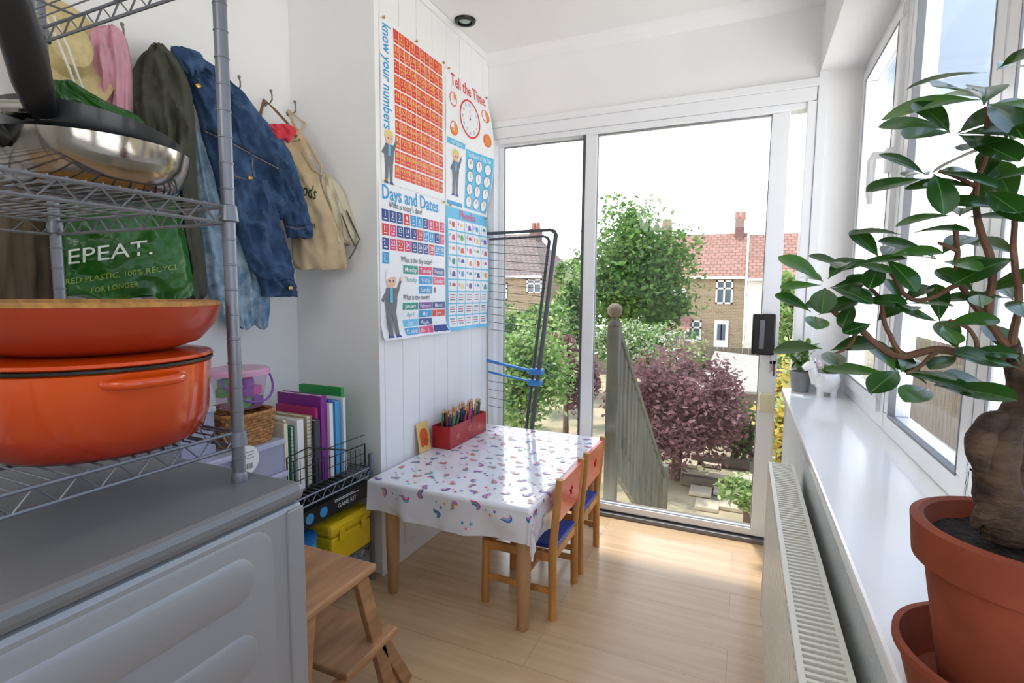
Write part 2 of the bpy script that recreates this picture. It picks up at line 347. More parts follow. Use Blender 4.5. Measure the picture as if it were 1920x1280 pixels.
p.text("What is today's date?",.36,.125,.036,'dark',width=.25,bold=.003)
cl=['navy','pink','blue','navy','red','blue','navy','pink','navy','red']
for n in range(31):
    r,q=divmod(n,10); a0=.03+q*.096; c0=.16+r*.09
    p.rect(a0,a0+.085,c0,c0+.075,cl[(q*3+r*4)%10]); p.text(str(n+1),a0+.042,c0+.03,.031,'paper',bold=.005); p.rect(a0+.02,a0+.065,c0+.056,c0+.062,'paper',2)
p.text('What is the day today?',.5,.47,.036,'dark',width=.25,bold=.003)
for n,(w_,k) in enumerate((('Monday','green'),('Tuesday','pink'),('Wednesday','navy'),('Thursday','paper'),('Friday','blue'),('Saturday','pink'),('Sunday','blue'))):
    r,q=divmod(n,3); q=q if r<2 else 1; a0=.29+q*.235; c0=.505+r*.068
    p.rect(a0,a0+.225,c0,c0+.058,k); p.text(w_,a0+.112,c0+.03,.03,'green' if k=='paper' else 'paper',bold=.005,maxw=.095)
p.text('What is the month?',.5,.725,.036,'dark',width=.22,bold=.003)
for n,w_ in enumerate('January February March April May June July August September October November December'.split()):
    r,q=divmod(n,3); a0=.29+q*.235; c0=.76+r*.058; k=['green','purple','navy','paper','blue','red','lblue','navy','paper','blue','pink','navy'][n]
    p.rect(a0,a0+.225,c0,c0+.05,k); p.text(w_,a0+.112,c0+.026,.028,'blue' if k=='paper' else 'paper',bold=.005,maxw=.095)
p.boy(.13,.66,1.05,'paper'); p.disc(.8,.67,.014,'grey'); p.done('date_poster','days and dates poster with month boxes below the number square')
p=Poster(2.335,2.78,2.37,1.69,curl=.055)
p.text('Tell the Time',.52,.075,.085,'red',bold=.015,width=.36)
p.ring(.52,.29,.10,.010,'red',2); p.disc(.52,.29,.006,'dark',2)
for i in range(12):
    t_=2*PI*(i+1)/12; p.text(str(i+1),.52+.072*sin(t_)/p.w,.29-.072*cos(t_)/p.h,.024,'blue',bold=.004)
p.rect(.517,.523,.22,.29,'grey',3)
for (a_,c_,f_) in ((.16,.21,.25),(.17,.42,.75),(.88,.2,.5),(.87,.40,1)):
    p.disc(a_,c_,.036,'orange',2); p.disc(a_,c_,.031,'paper',3); p.disc(a_,c_,.031,'peach',4,t0=0,t1=f_)
p.rect(.03,.4,.50,.545,'lblue'); p.text('half past',.21,.522,.03,'paper',l=3)
p.rect(.42,.99,.53,.985,'lblue'); p.text('The Hours of the Day',.7,.565,.034,'paper',width=.22,bold=.005)
for i in range(12):
    r,q=divmod(i,3); a_=.52+q*.185; c_=.635+r*.098; p.disc(a_,c_,.031,'paper',3); p.ring(a_,c_,.031,.003,'grey',4); t_=2*PI*(i+1)/12
    p.rect(a_-.004,a_+.004,c_-.03,c_,'red',5); p.poly([(a_-.006,c_),(a_+.006,c_),(a_+.016*sin(t_)/p.w,c_-.016*cos(t_)/p.h)],'navy',5)
p.boy(.2,.66,.85); p.rect(.02,.38,.96,.99,'blue',1); p.done('clock_poster','tell the time poster with a large red ringed clock face')
p=Poster(2.335,2.79,1.685,1.045,curl=.02,foot=.02)
p.rect(0,1,0,1,'lblue',1); p.text('Phonics',.5,.045,.06,'pink',bold=.016,l=3)
L_='satpinmdgockeurhbflljvwxyzqus'; kk=['red','blue','peach','lgreen','purple','navy','pink','yellow','green','orange']
for r in range(9):
    for q in range(5):
        a0=.04+q*.188; c0=.09+r*.099; p.rect(a0,a0+.175,c0,c0+.088,'paper',2); n=r*5+q
        if r<6:
            p.text(L_[n%len(L_)],a0+.04,c0+.03,.032,'navy',l=3,bold=.005); k=kk[(n*7+r)%10]
            if n%3==0: p.disc(a0+.11,c0+.045,.016,k,3)
            elif n%3==1: p.disc(a0+.11,c0+.05,.017,k,3,t0=-.25,t1=.25)
            else: p.poly([(a0+.07,c0+.07),(a0+.15,c0+.07),(a0+.13,c0+.025),(a0+.085,c0+.03)],k,3)
        else:
            for j in range(3): p.rect(a0+.03,a0+.14,c0+.018+j*.02,c0+.026+j*.02,'pink' if j%2 else 'grey',3)
p.done('phonics_poster','pale blue letter sounds poster with rows of tiny pictures')
for i,(yy,zz,lb) in enumerate(((1.835,2.36,'brass pin in the top near corner of the number square poster'),(2.07,2.365,'brass pin at the top middle of the number square poster'),(2.30,2.362,'brass pin in the top far corner of the number square poster'),(2.35,2.355,'brass pin in the top near corner of the clock poster'),(2.765,2.35,'brass pin in the top far corner of the clock poster'),(1.84,1.715,'brass pin where the number square meets the dates poster'),(2.30,1.695,'brass pin in the top far corner of the dates poster'),(2.36,1.69,'brass pin where the clock poster meets the letter sounds poster'),(2.77,1.675,'brass pin at the far edge of the letter sounds poster'))):
    tag(MB().lathe([(.0001,-.006),(.0012,0),(.003,.002),(.003,.004),(.006,.006),(.006,.011),(.0001,.013)],(BX+.007,yy,zz),12,mx=Matrix.Rotation(PI/2,4,'Y')).build('push_pin',brass,smooth=True),lb,'pin','brass pins holding the posters')
# ------------------------------------------------------------------ washing machine
silver=M('silver_enamel','#a3a5a8',.38,metal=.3); silverd=M('grey_top','#7f8184',.34,metal=.2)
mx0,mx1,my0,my1=-1.60,-.83,.16,.80
t=thing('washing_machine','silver grey washing machine with pressed ribs in its side panel','washing machine',((mx0+mx1)/2,.48,0))
MB().box((mx0,my0,.02),(mx1-.006,my1,.81)).build('body',silver,t,bevel=.012)
MB().box((mx0-.002,my0-.002,.812),(mx1,my1+.003,.85)).build('top_lid',silverd,t,bevel=.014)
def rrect(y0,y1,z0,z1,r,n=8):
    pts=[]
    for (cy,cz,a0) in ((y1-r,z1-r,0),(y0+r,z1-r,90),(y0+r,z0+r,180),(y1-r,z0+r,270)):
        for i in range(n+1):
            a=math.radians(a0+90*i/n); pts.append((cy+r*cos(a),cz+r*sin(a)))
    return pts
def emboss(b,y0,y1,z0,z1,r,x,h,ins):
    o=rrect(y0,y1,z0,z1,r); i_=rrect(y0+ins,y1-ins,z0+ins,z1-ins,max(.002,r-ins)); n=len(o)
    vs=[Vector((x,a,c)) for a,c in o]+[Vector((x+h,a,c)) for a,c in i_]
    b.add(vs,[(k,(k+1)%n,(k+1)%n+n,k+n) for k in range(n)]+[tuple(range(n,2*n))])
b=MB(); X=mx1-.0062
emboss(b,.2,.72,.1,.79,.05,X,.003,.008)
for zc in (.71,.56,.41,.26): emboss(b,.25,.675,zc-.045,zc+.045,.044,X+.0028,.006,.012)
for zc in (.71,.56,.41,.26): emboss(b,.275,.655,zc-.026,zc+.026,.025,X+.0087,-.003,.008)
b.build('side_panel',silver,t,smooth=True,angle=28)
b=MB(); b.box((mx1-.010,.755,.03),(mx1-.001,.797,.80)); b.build('corner_strip',silver,t,bevel=.003)
for yy in (my0+.04,my1-.04):
    for xx in (mx0+.05,mx1-.05): MB().lathe([(.02,0),(.022,.01),(.012,.022)],(xx,yy,0),12).build('foot',blackp,t)
# ------------------------------------------------------------------ wire shelving on the machine
sx0,sx1,sy0,sy1=-1.575,-.955,.0,.745
t=thing('wire_shelving_unit','tall grey wire shelving unit standing on the washing machine','shelving unit',((sx0+sx1)/2,.4,.85))
for (xx,yy) in ((sx0,sy0),(sx1,sy0),(sx0,sy1),(sx1,sy1)):
    b=MB(); b.tube((xx,yy,.855),(xx,yy,2.45),.0125,n=16)
    z=.9
    while z<2.45:
        b.lathe([(.0124,-.002),(.0136,-.001),(.0136,.001),(.0124,.002)],(xx,yy,z),16); z+=.05
    b.lathe([(.016,0),(.016,.012),(.0135,.02)],(xx,yy,.8502),16); pp=b.build('post',greym,t,smooth=True)
for z in (.955,1.415,1.87):
    b=MB(); zt,zb=z,z-.032
    for zz in (zt,zb):
        b.path([(sx0,sy0,zz),(sx1,sy0,zz)],.0035,6); b.path([(sx0,sy1,zz),(sx1,sy1,zz)],.0035,6); b.path([(sx0,sy0,zz),(sx0,sy1,zz)],.0035,6); b.path([(sx1,sy0,zz),(sx1,sy1,zz)],.0035,6)
    def zig(pa,pb,n):
        pts=[]
        for i in range(n*2+1):
            q=Vector(pa).lerp(Vector(pb),i/(2*n)); q.z=zt if i%2==0 else zb; pts.append(q)
        b.path(pts,.0022,5)
    for xx in (sx0,sx1): zig((xx,sy0,0),(xx,sy1,0),13)
    for yy in (sy0,sy1): zig((sx0,yy,0),(sx1,yy,0),10)
    n=30
    for i in range(1,n): yy=sy0+(sy1-sy0)*i/n; b.path([(sx0,yy,zt+.004),(sx1,yy,zt+.004)],.0019,5)
    for k in (.25,.5,.75): xx=sx0+(sx1-sx0)*k; b.path([(xx,sy0,zt-.002),(xx,sy1,zt-.002)],.003,5)
    for (xx,yy) in ((sx0,sy0),(sx1,sy0),(sx0,sy1),(sx1,sy1)): b.lathe([(.0135,-.02),(.019,-.018),(.016,.012),(.0135,.014)],(xx,yy,z-.01),16)
    b.build('wire_shelf',greym,t,smooth=True)
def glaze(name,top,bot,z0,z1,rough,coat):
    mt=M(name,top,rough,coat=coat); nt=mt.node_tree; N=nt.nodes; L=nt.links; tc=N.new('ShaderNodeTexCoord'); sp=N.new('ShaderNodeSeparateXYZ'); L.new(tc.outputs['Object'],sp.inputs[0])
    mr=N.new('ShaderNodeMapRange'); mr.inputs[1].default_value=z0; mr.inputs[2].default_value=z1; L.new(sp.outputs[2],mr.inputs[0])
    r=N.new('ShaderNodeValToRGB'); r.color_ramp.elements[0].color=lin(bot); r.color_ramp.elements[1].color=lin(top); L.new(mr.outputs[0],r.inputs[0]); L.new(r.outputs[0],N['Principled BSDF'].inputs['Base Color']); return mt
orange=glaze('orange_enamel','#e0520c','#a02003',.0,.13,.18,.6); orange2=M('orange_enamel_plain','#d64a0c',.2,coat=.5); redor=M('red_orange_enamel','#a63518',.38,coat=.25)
pc=Vector((-1.11,.575,.961)); t=thing('casserole_pot','glossy orange cast iron casserole with side loop handles','casserole',pc)
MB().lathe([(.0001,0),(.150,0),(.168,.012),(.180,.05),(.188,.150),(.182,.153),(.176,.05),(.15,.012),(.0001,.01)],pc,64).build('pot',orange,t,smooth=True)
MB().lathe([(.181,.152),(.191,.154),(.191,.159),(.0001,.162),(.0001,.155)],pc,64).build('rim',blackp,t,smooth=True)
MB().lathe([(.188,.160),(.192,.163),(.188,.168),(.15,.174),(.0001,.176)],pc,64).build('lid',orange2,t,smooth=True)
for a in (-6,174):
    a=math.radians(a); b=MB(); pts=[]
    for i in range(13):
        q=-1+2*i/12; aa=a+q*.33; r=.183+.026*(1-abs(q)**4); pts.append(pc+Vector((cos(aa)*r,sin(aa)*r,.134)))
    b.path(pts,.009,10,ell=1); b.build('loop_handle',orange2,t,smooth=True)
pc2=Vector((-1.11,.575,1.1375)); t=thing('serving_bowl','wide shallow red orange bowl with bamboo lining on the casserole','bowl',pc2)
MB().lathe([(.0001,.0),(.13,.0),(.17,.014),(.200,.048),(.210,.082),(.205,.084),(.19,.05),(.16,.03),(.0001,.02)],pc2,64).build('shell',redor,t,smooth=True)
MB().lathe([(.2095,.0825),(.2115,.088),(.203,.091),(.185,.06),(.15,.04),(.0001,.032)],pc2,64).build('bamboo_lining',M('bamboo','#bd8a4c',.5,vary=.25,scale=6,stretch=(1,12,1)),t,smooth=True)
steel=M('brushed_steel','#a09b93',.14,metal=1,bump=.02)
pp=Vector((-1.075,.575,1.4215)); t=thing('steel_saute_pan','shiny stainless steel saute pan on the middle wire shelf','pan',pp)
MB().lathe([(.0001,0),(.105,0),(.125,.012),(.142,.045),(.148,.075),(.143,.075),(.136,.045),(.118,.016),(.0001,.008)],pp,56).build('pan_body',steel,t,smooth=True)
d_=Vector((.25,-1,0)).normalized(); b=MB(); h0=pp+d_*.142+Vector((0,0,.055)); b.path([h0,h0+d_*.03+Vector((0,0,.01)),h0+d_*.08+Vector((0,0,.03)),h0+d_*.17+Vector((0,0,.04))],[.012,.014,.014,.012],12,ell=1.3); b.build('pan_handle',blackp,t,smooth=True)
blk=M('nonstick_black','#1d2023',.36,coat=.2)
tl=Matrix.Rotation(math.radians(-9),4,Vector((1,-.3,0)))@Matrix.Rotation(math.radians(-2),4,'Y')
pb=pp+Vector((-.005,-.002,.044)); t=thing('black_frying_pan','black non-stick frying pan nested in the steel pan, handle rising','pan',pb)
MB().lathe([(.0001,0),(.085,0),(.112,.016),(.127,.045),(.133,.066),(.128,.066),(.11,.022),(.0001,.008)],pb,56,mx=tl).build('pan_body',blk,t,smooth=True)
h0=ont(75,205,.80); h1=ont(45,90,.72); h2=ont(5,-40,.66)
b=MB(); b.path([pb+Vector((.03,-.10,.06)),h0,h0.lerp(h1,.5)+Vector((0,0,-.004)),h1,h2],[.012,.02,.024,.025,.022],16,ell=.75); b.build('pan_handle',M('soft_black','#16171a',.45),t,smooth=True)
b=MB(); b.path([pb+Vector((.03,-.09,.055)),pb+Vector((.035,-.125,.06)),h0],[.014,.018,.021],12,ell=.7); b.build('handle_bracket',steel,t,smooth=True)
# ------------------------------------------------------------------ hanging clothes
def catm(rows,k=5):
    out=[]
    n=len(rows)
    for i in range(n-1):
        p0,p1,p2,p3=rows[max(0,i-1)],rows[i],rows[i+1],rows[min(n-1,i+2)]
        for j in range(k):
            t=j/k; r=[]
            for a,b_,c_,d_ in zip(p0,p1,p2,p3): r.append((a*(-t**3+2*t*t-t)+b_*(3*t**3-5*t*t+2)+c_*(-3*t**3+4*t*t+t)+d_*(t**3-t*t))*.5)
            out.append(r)
    out.append(list(rows[-1])); return out
def drape(b,rows,folds=6,amp=.01,n=84,seed=0,cap=True,wr=.016,ws=9,hem=.012):
    rs=[]
    for (uL,uR,v,xL,xR,dp) in rows:
        a=onx(uL,v,xL); c=onx(uR,v,xR); rs.append((a.x,a.y,a.z,c.x,c.y,c.z,dp))
    rs=catm(rs,10); rnd=random.Random(seed); ph=[rnd.uniform(0,6.28) for _ in range(4)]; vs=[]; N=len(rs)
    for i,r in enumerate(rs):
        A=Vector(r[:3]); B=Vector(r[3:6]); c=(A+B)/2; h=(B-A)/2; nrm=Vector((h.y,-h.x,0)); nrm.normalize(); s=i/(N-1)
        if nrm.x<0: nrm=-nrm
        g=amp*min(1,.35+s*1.2)
        for j in range(n):
            t=2*PI*j/n; w=cos(t); d_=sin(t)
            f=g*(sin(folds*w*2.2+ph[0]+s*2.5)+.6*sin(folds*w*4.1+ph[1]-s*3+1.3*sin(s*9))+.5*sin(s*17+w*5+ph[2]))*(abs(d_)**.5)
            sgn=1 if d_>=0 else -1
            P=c+h*w+nrm*(sgn*(abs(d_)**.7)*r[6]+f)
            nz=noise.noise(Vector((P.x*3+seed*5,P.y*ws,P.z*ws*.8+w))); n2=noise.noise(Vector((P.y*ws*2.3+seed,P.z*ws*2.1-w,seed*2.)))
            P=P+nrm*(wr*((.3-abs(nz))*1.6+(.2-abs(n2))*.7)*(abs(d_)**.4))
            vs.append(P+Vector((0,0,hem*sin(w*7+ph[3])*s)))
    fs=[(i*n+j,i*n+(j+1)%n,(i+1)*n+(j+1)%n,(i+1)*n+j) for i in range(N-1) for j in range(n)]
    if cap: fs+=[tuple(range(n))[::-1],tuple((N-1)*n+j for j in range(n))]
    b.add(vs,fs); return b
def bvh(o):
    bm=bmesh.new(); bm.from_mesh(o.data); bmesh.ops.translate(bm,verts=bm.verts,vec=wloc(o)); tr=BVHTree.FromBMesh(bm); bm.free(); return tr
def proj(tr,u,v,off=.003):
    d=ray(u,v).normalized(); h=tr.ray_cast(E,d)
    if h[0] is None: return None
    return h[0]-d*off
def surf_text(parent,tr,body,u0,v0,u1,v1,hpx,mt,name='lettering',shear=0,bold=.01,off=.004):
    vs,fs=text_geo(body,bold,'LEFT',shear); w=max(v.x for v in vs)
    def pt(x,y):
        k=x/w; u=u0+(u1-u0)*k; v=v0+(v1-v0)*k - y*hpx
        q=proj(tr,u,v,off)
        return q if q is not None else ont(u,v,2.0)
    b=MB(); b.add(vs,fs,lambda q:pt(q.x,q.y)); return b.build(name,mt,parent,fix=False)
def seamline(tr,parent,ln,mt,r=.0013,name='seam_stitching',off=.0012):
    pts=[]
    for i in range(len(ln)-1):
        for k in range(6):
            q=proj(tr,ln[i][0]+(ln[i+1][0]-ln[i][0])*k/6,ln[i][1]+(ln[i+1][1]-ln[i][1])*k/6,off)
            if q: pts.append(q)
    if len(pts)>2: b=MB(); b.path(pts,r,5); b.build(name,mt,parent)
denim=M('dark_denim','#4a6b92',.85,hex2='#2a4468',scale=14,bump=.35,bscale=260,lo=.3,hi=.6); ldenim=M('pale_denim','#688daa',.85,hex2='#b6cbd9',scale=22,bump=.25,bscale=200)
stitch=M('pale_stitch','#b99a6a',.7); seamd=M('dark_seam','#1a2c46',.9)
t=thing('denim_jacket','mid blue denim jacket with brass buttons hanging on a wall hook','jacket',onx(440,558,-1.72))
b=MB(); drape(b,[(328,350,95,-1.80,-1.76,.02),(328,396,122,-1.80,-1.72,.04),(347,440,160,-1.79,-1.70,.05),(368,484,210,-1.79,-1.68,.055),(382,522,270,-1.79,-1.67,.06),(398,548,330,-1.79,-1.66,.06),(412,558,380,-1.79,-1.66,.055),(425,554,410,-1.79,-1.67,.05)],5,.010,seed=1,wr=.040,ws=10,hem=.006)
jb=b.build('jacket_body',denim,t,smooth=True,angle=60); tr=bvh(jb)
b=MB(); drape(b,[(486,530,262,-1.69,-1.65,.03),(503,556,320,-1.68,-1.63,.035),(522,572,380,-1.67,-1.62,.033),(534,584,425,-1.66,-1.61,.03),(538,586,446,-1.66,-1.61,.032)],3,.006,seed=2,wr=.034,ws=18,hem=.003); s1=b.build('sleeve',denim,t,smooth=True,angle=60); t1=bvh(s1)
b=MB(); drape(b,[(420,500,340,-1.72,-1.66,.04),(440,525,420,-1.72,-1.66,.042),(464,546,490,-1.71,-1.66,.036),(486,553,530,-1.70,-1.66,.034),(490,558,555,-1.70,-1.66,.036)],4,.007,seed=3,wr=.034,ws=18,hem=.003); s2=b.build('sleeve',denim,t,smooth=True,angle=60); t2=bvh(s2)
seamline(t1,t,[(531,418),(556,424),(582,420)],seamd,.0016); seamline(t2,t,[(480,520),(515,528),(552,522)],seamd,.0016); seamline(t1,t,[(532,423),(556,429),(583,425)],stitch,.001)
b=MB(); drape(b,[(320,345,90,-1.75,-1.73,.012),(322,375,104,-1.74,-1.70,.02),(340,385,128,-1.73,-1.69,.02),(352,378,140,-1.72,-1.70,.012)],3,.004,seed=4); b.build('collar',denim,t,smooth=True,angle=80)
for (u,v,tt_) in ((470,334,tr),(415,262,tr),(372,160,tr),(545,540,t2)):
    q=proj(tt_,u,v,.004)
    if q: MB().lathe([(.0001,-.002),(.009,-.002),(.009,.002),(.006,.004),(.0001,.004)],q,16,mx=Matrix.Rotation(PI/2,4,'Y')@Matrix.Rotation(.3,4,'X')).build('button',brass,t,smooth=True)
for li,ln in enumerate(([(380,240),(430,262),(480,290),(540,320)],[(384,246),(434,268),(484,296),(541,326)],[(415,300),(418,340),(424,395)],[(420,300),(423,340),(429,395)],[(470,300),(476,350),(486,400)],[(345,150),(365,220),(385,290),(400,360)],[(425,270),(440,330),(470,338),(475,288)],[(415,388),(470,398),(550,396)],[(400,130),(430,190),(450,260),(470,300)])):
    seamline(tr,t,ln,stitch if li in (1,3,6) else seamd)
tag(drape(MB(),[(362,400,250,-1.84,-1.80,.02),(366,430,330,-1.83,-1.78,.03),(374,470,420,-1.82,-1.76,.035),(384,500,500,-1.82,-1.74,.035),(398,506,560,-1.81,-1.73,.035),(425,502,612,-1.80,-1.73,.03)],6,.009,seed=5,wr=.024).build('pale_denim_garment',ldenim,smooth=True,angle=80),'pale washed denim garment hanging below the mid blue denim jacket','clothing')
olive=M('olive_cotton','#47483c',.9,vary=.12,bump=.15,bscale=150)
tag(drape(MB(),[(285,308,88,-1.80,-1.78,.02),(258,335,118,-1.80,-1.72,.05),(243,358,170,-1.80,-1.69,.06),(243,366,240,-1.80,-1.69,.06),(255,368,320,-1.80,-1.69,.06),(280,374,420,-1.80,-1.70,.06),(310,384,500,-1.80,-1.72,.055),(330,384,560,-1.80,-1.73,.05)],5,.012,seed=6,wr=.034).build('olive_jacket',olive,smooth=True,angle=70),'dark olive green jacket hanging beside the denim jacket','jacket')
tag(drape(MB(),[(195,222,52,-1.82,-1.79,.02),(165,238,75,-1.82,-1.76,.04),(157,247,125,-1.82,-1.75,.05),(170,249,190,-1.82,-1.75,.05),(175,250,260,-1.82,-1.75,.05),(180,250,330,-1.82,-1.76,.04)],5,.009,seed=8,wr=.026).build('pink_top',M('pink_cotton','#d9a3b2',.9,vary=.06,bump=.1),smooth=True,angle=80),'pale pink top hanging between the sun hat and the olive jacket','clothing')
hc=onx(122,100,-1.78); t=thing('sun_hat','cream straw sun hat with white cord hanging on the wall','hat',hc)
mxh=Matrix.Rotation(math.radians(78),4,'Y')@Matrix.Rotation(.2,4,'X')
MB().lathe([(.0001,.075),(.04,.075),(.065,.06),(.075,.0),(.12,-.008),(.155,.0),(.155,.003),(.12,-.005),(.073,.004),(.0001,.07)],hc,40,sy=.75,mx=mxh).build('brim_and_crown',M('straw','#d2c08d',.8,vary=.1,scale=40,bump=.2),t,smooth=True)
for pts in ([(85,30,-1.66),(110,80,-1.66),(130,130,-1.67),(150,185,-1.70)],[(100,30,-1.655),(128,90,-1.655),(160,180,-1.69)]):
    b=MB(); b.path([onx(*q) for q in pts],.003,6); b.build('cord',M('white_cord','#e8e6e0',.8),t)
tag(drape(MB(),[(-90,100,300,-1.80,-1.80,.03),(-90,105,380,-1.80,-1.80,.03),(-90,108,460,-1.80,-1.80,.03),(-90,108,550,-1.80,-1.80,.03),(-90,108,640,-1.80,-1.80,.03)],5,.004,seed=9,wr=.006).build('brown_cloth',M('brown_cloth','#4a3d30',.9,hex2='#6b5a45',scale=3,stretch=(1,14,.2)),smooth=True,angle=80),'dark brown striped cloth hanging behind the wire shelves','cloth')
grn=M('green_bag_plastic','#164d12',.25,hex2='#22681a',scale=5,bump=.9,bscale=16)
t=thing('green_carrier_bag','large dark green plastic carrier bag with white writing','bag',onx(240,560,-1.66))
b=MB(); drape(b,[(88,130,152,-1.70,-1.70,.02),(84,172,180,-1.71,-1.69,.03),(100,262,225,-1.72,-1.68,.035),(112,272,262,-1.72,-1.68,.045),(118,322,340,-1.72,-1.67,.05),(118,336,400,-1.71,-1.66,.055),(116,348,470,-1.71,-1.66,.06),(116,356,520,-1.71,-1.66,.06),(120,362,560,-1.71,-1.66,.055)],6,.003,seed=10,wr=.024,ws=13)
gb=b.build('bag_body',grn,t,smooth=True,angle=80); tr=bvh(gb); wl=M('white_print','#dfe8da',.5)
surf_text(t,tr,'EPEAT.',124,484,286,464,40,wl,bold=0,off=.010)
surf_text(t,tr,'RED PLASTIC. 100% RECYCL',122,529,335,500,15,M('yellow_green_print','#8ea83a',.5),bold=0,off=.010); surf_text(t,tr,'FOR LONGER',170,545,260,532,14,MC['yellow_green_print'],bold=0,off=.010)
canv=M('canvas','#ccb693',.9,vary=.07,scale=30,bump=.2,bscale=300)
t=thing('canvas_tote_bag','beige canvas tote bag with dark script lettering, hanging in the corner','bag',onx(600,505,-1.66))
b=MB(); drape(b,[(496,564,246,-1.77,-1.69,.010),(499,572,262,-1.77,-1.67,.013),(512,590,310,-1.76,-1.63,.02),(527,606,360,-1.75,-1.60,.024),(541,628,410,-1.74,-1.56,.026),(547,646,460,-1.73,-1.54,.026),(550,651,492,-1.72,-1.53,.02),(552,648,505,-1.71,-1.54,.010)],3,.004,seed=11,wr=.028,ws=7,hem=.003)
tb=b.build('bag_body',canv,t,smooth=True,angle=60); tr=bvh(tb)
seamline(tr,t,[(500,262),(536,268),(572,262)],M('canvas_seam','#9c8765',.9),.0012)
surf_text(t,tr,'rods',558,352,594,364,36,M('dark_green_print','#2d3a2c',.7),shear=.35); surf_text(t,tr,'& food.',562,410,592,424,13,MC['dark_green_print'],shear=.2)
strap=M('brown_strap','#7a5a3c',.8)
b=MB(); b.path([onx(494,262,-1.74),onx(488,215,-1.79),onx(495,186,-1.84),onx(515,205,-1.79),onx(540,232,-1.73),onx(560,262,-1.68)],.006,8,ell=.4); b.build('handle',strap,t,smooth=True)
b=MB(); b.path([onx(556,262,-1.67),onx(572,232,-1.76),onx(540,206,-1.83),onx(552,236,-1.76),onx(580,272,-1.65),onx(602,310,-1.60),onx(602,328,-1.60),onx(585,318,-1.61),onx(566,285,-1.65)],.007,8,ell=.4); b.build('handle',canv,t,smooth=True)
tag(drape(MB(),[(502,540,233,-1.71,-1.67,.008),(500,552,241,-1.71,-1.66,.014),(502,556,252,-1.71,-1.66,.014),(510,550,262,-1.70,-1.66,.008)],3,.004,seed=12,wr=.01).build('red_cloth',M('coral_cloth','#d9404f',.8),smooth=True,angle=80),'coral red cloth peeking out of the tote bag','cloth')
t=thing('cream_drawstring_bag','small cream drawstring bag with grey straps beside the tote','bag',onx(645,490,-1.55))
b=MB(); drape(b,[(604,618,326,-1.64,-1.62,.012),(600,640,352,-1.65,-1.57,.03),(606,656,390,-1.64,-1.54,.045),(618,668,430,-1.62,-1.51,.05),(636,668,455,-1.59,-1.51,.045)],4,.006,seed=13); b.build('bag_body',M('cream_cotton','#d0c5a9',.9,vary=.06,bump=.15),t,smooth=True,angle=80)
for pts,r in (([(650,395,-1.52),(664,425,-1.50),(674,448,-1.49),(664,470,-1.50),(655,485,-1.51)],.009),([(640,400,-1.52),(655,440,-1.505),(668,466,-1.50)],.006)):
    b=MB(); b.path([onx(*q) for q in pts],r,8,ell=.35); b.build('strap',M('grey_strap','#6c6a66',.8),t,smooth=True)
for (u,v,lb) in ((435,155,'bare metal coat hook above the denim jacket'),(495,180,'metal coat hook carrying the brown tote handles'),(540,200,'metal coat hook nearest the corner'),(345,110,'metal coat hook behind the denim collar'),(215,60,'metal coat hook above the pink top')):
    q=onx(u,v,WX); b=MB(); b.lathe([(.0001,0),(.012,0),(.012,.004),(.0001,.006)],q+Vector((0,0,-.03)),12,mx=Matrix.Rotation(PI/2,4,'Y')); b.path([q+Vector((.004,0,-.03)),q+Vector((.03,0,-.035)),q+Vector((.045,0,-.02)),q+Vector((.045,0,.0)),q+Vector((.04,0,.012))],[.003,.003,.003,.003,.004],8); b.ball(q+Vector((.04,0,.016)),.006)
    tag(b.build('coat_hook',M('old_steel','#8a857c',.35,metal=.9),smooth=True),lb,'hook','coat hooks along the wall')
# ------------------------------------------------------------------ low wire rack with books and boxes
rx0,rx1,ry0,ry1=-1.85,-1.43,.92,1.745
t=thing('low_wire_rack','low grey wire rack holding books and toy boxes in the corner','rack',((rx0+rx1)/2,1.33,0))
for xx in (rx0,rx1):
    for yy in (ry0,ry1):
        b=MB(); b.tube((xx,yy,.005),(xx,yy,.56),.011,n=12); b.lathe([(.014,0),(.014,.015),(.011,.02)],(xx,yy,0),12); b.build('post',greym,t,smooth=True)
for z in (.5,.165):
    b=MB()
    for zz in (z,z-.035):
        b.path([(rx0,ry0,zz),(rx1,ry0,zz),(rx1,ry1,zz),(rx0,ry1,zz)],.004,6,closed=True)
    for (a,c,n) in (((rx1,ry0),(rx1,ry1),16),((rx0,ry1),(rx1,ry1),8)):
        pts=[(a[0]+(c[0]-a[0])*i/(2*n),a[1]+(c[1]-a[1])*i/(2*n),z-(i%2)*.035) for i in range(2*n+1)]; b.path(pts,.0025,5)
    for i in range(1,28): yy=ry0+(ry1-ry0)*i/28; b.path([(rx0,yy,z+.004),(rx1,yy,z+.004)],.002,5)
    b.build('wire_shelf',greym,t,smooth=True)
S0=.5065
bk=[('#e9e2c8',.012,.27,.20,'cream covered exercise book at the near end of the book row',0),('#d9d0b4',.014,.28,.21,'buff covered workbook beside the cream exercise book',1),
('#2c8a6a',.012,.25,.19,'slim sea green spiral notebook among the cream books',1),('#f1f1ee',.022,.27,.20,'white paperback beside the sea green notebook',0),('#20242c',.016,.24,.18,'thin black notebook in the book row',0),
('#c5b58a',.018,.27,.2,'sand coloured spiral pad after the black notebook',1),('#3a3d48',.02,.25,.19,'charcoal hardback in the book row',0),('#c23a78',.010,.29,.21,'magenta pink folder in the book row',0),
('#8a2b90',.022,.335,.23,'bright purple folder, the widest in the row',0),('#f4f4f4',.014,.30,.21,'glossy white magazine behind the purple folder',0),('#3157a8',.014,.31,.21,'royal blue workbook after the white magazine',0),
('#4aa3d8',.022,.30,.21,'sky blue activity book near the far end',0),('#e6e8ea',.010,.31,.21,'pale grey booklet near the green folder',0),('#2f9a4a',.014,.345,.23,'tall bright green folder at the far end',0)]
y=1.335; papr=M('paper_block','#efe9dc',.8)
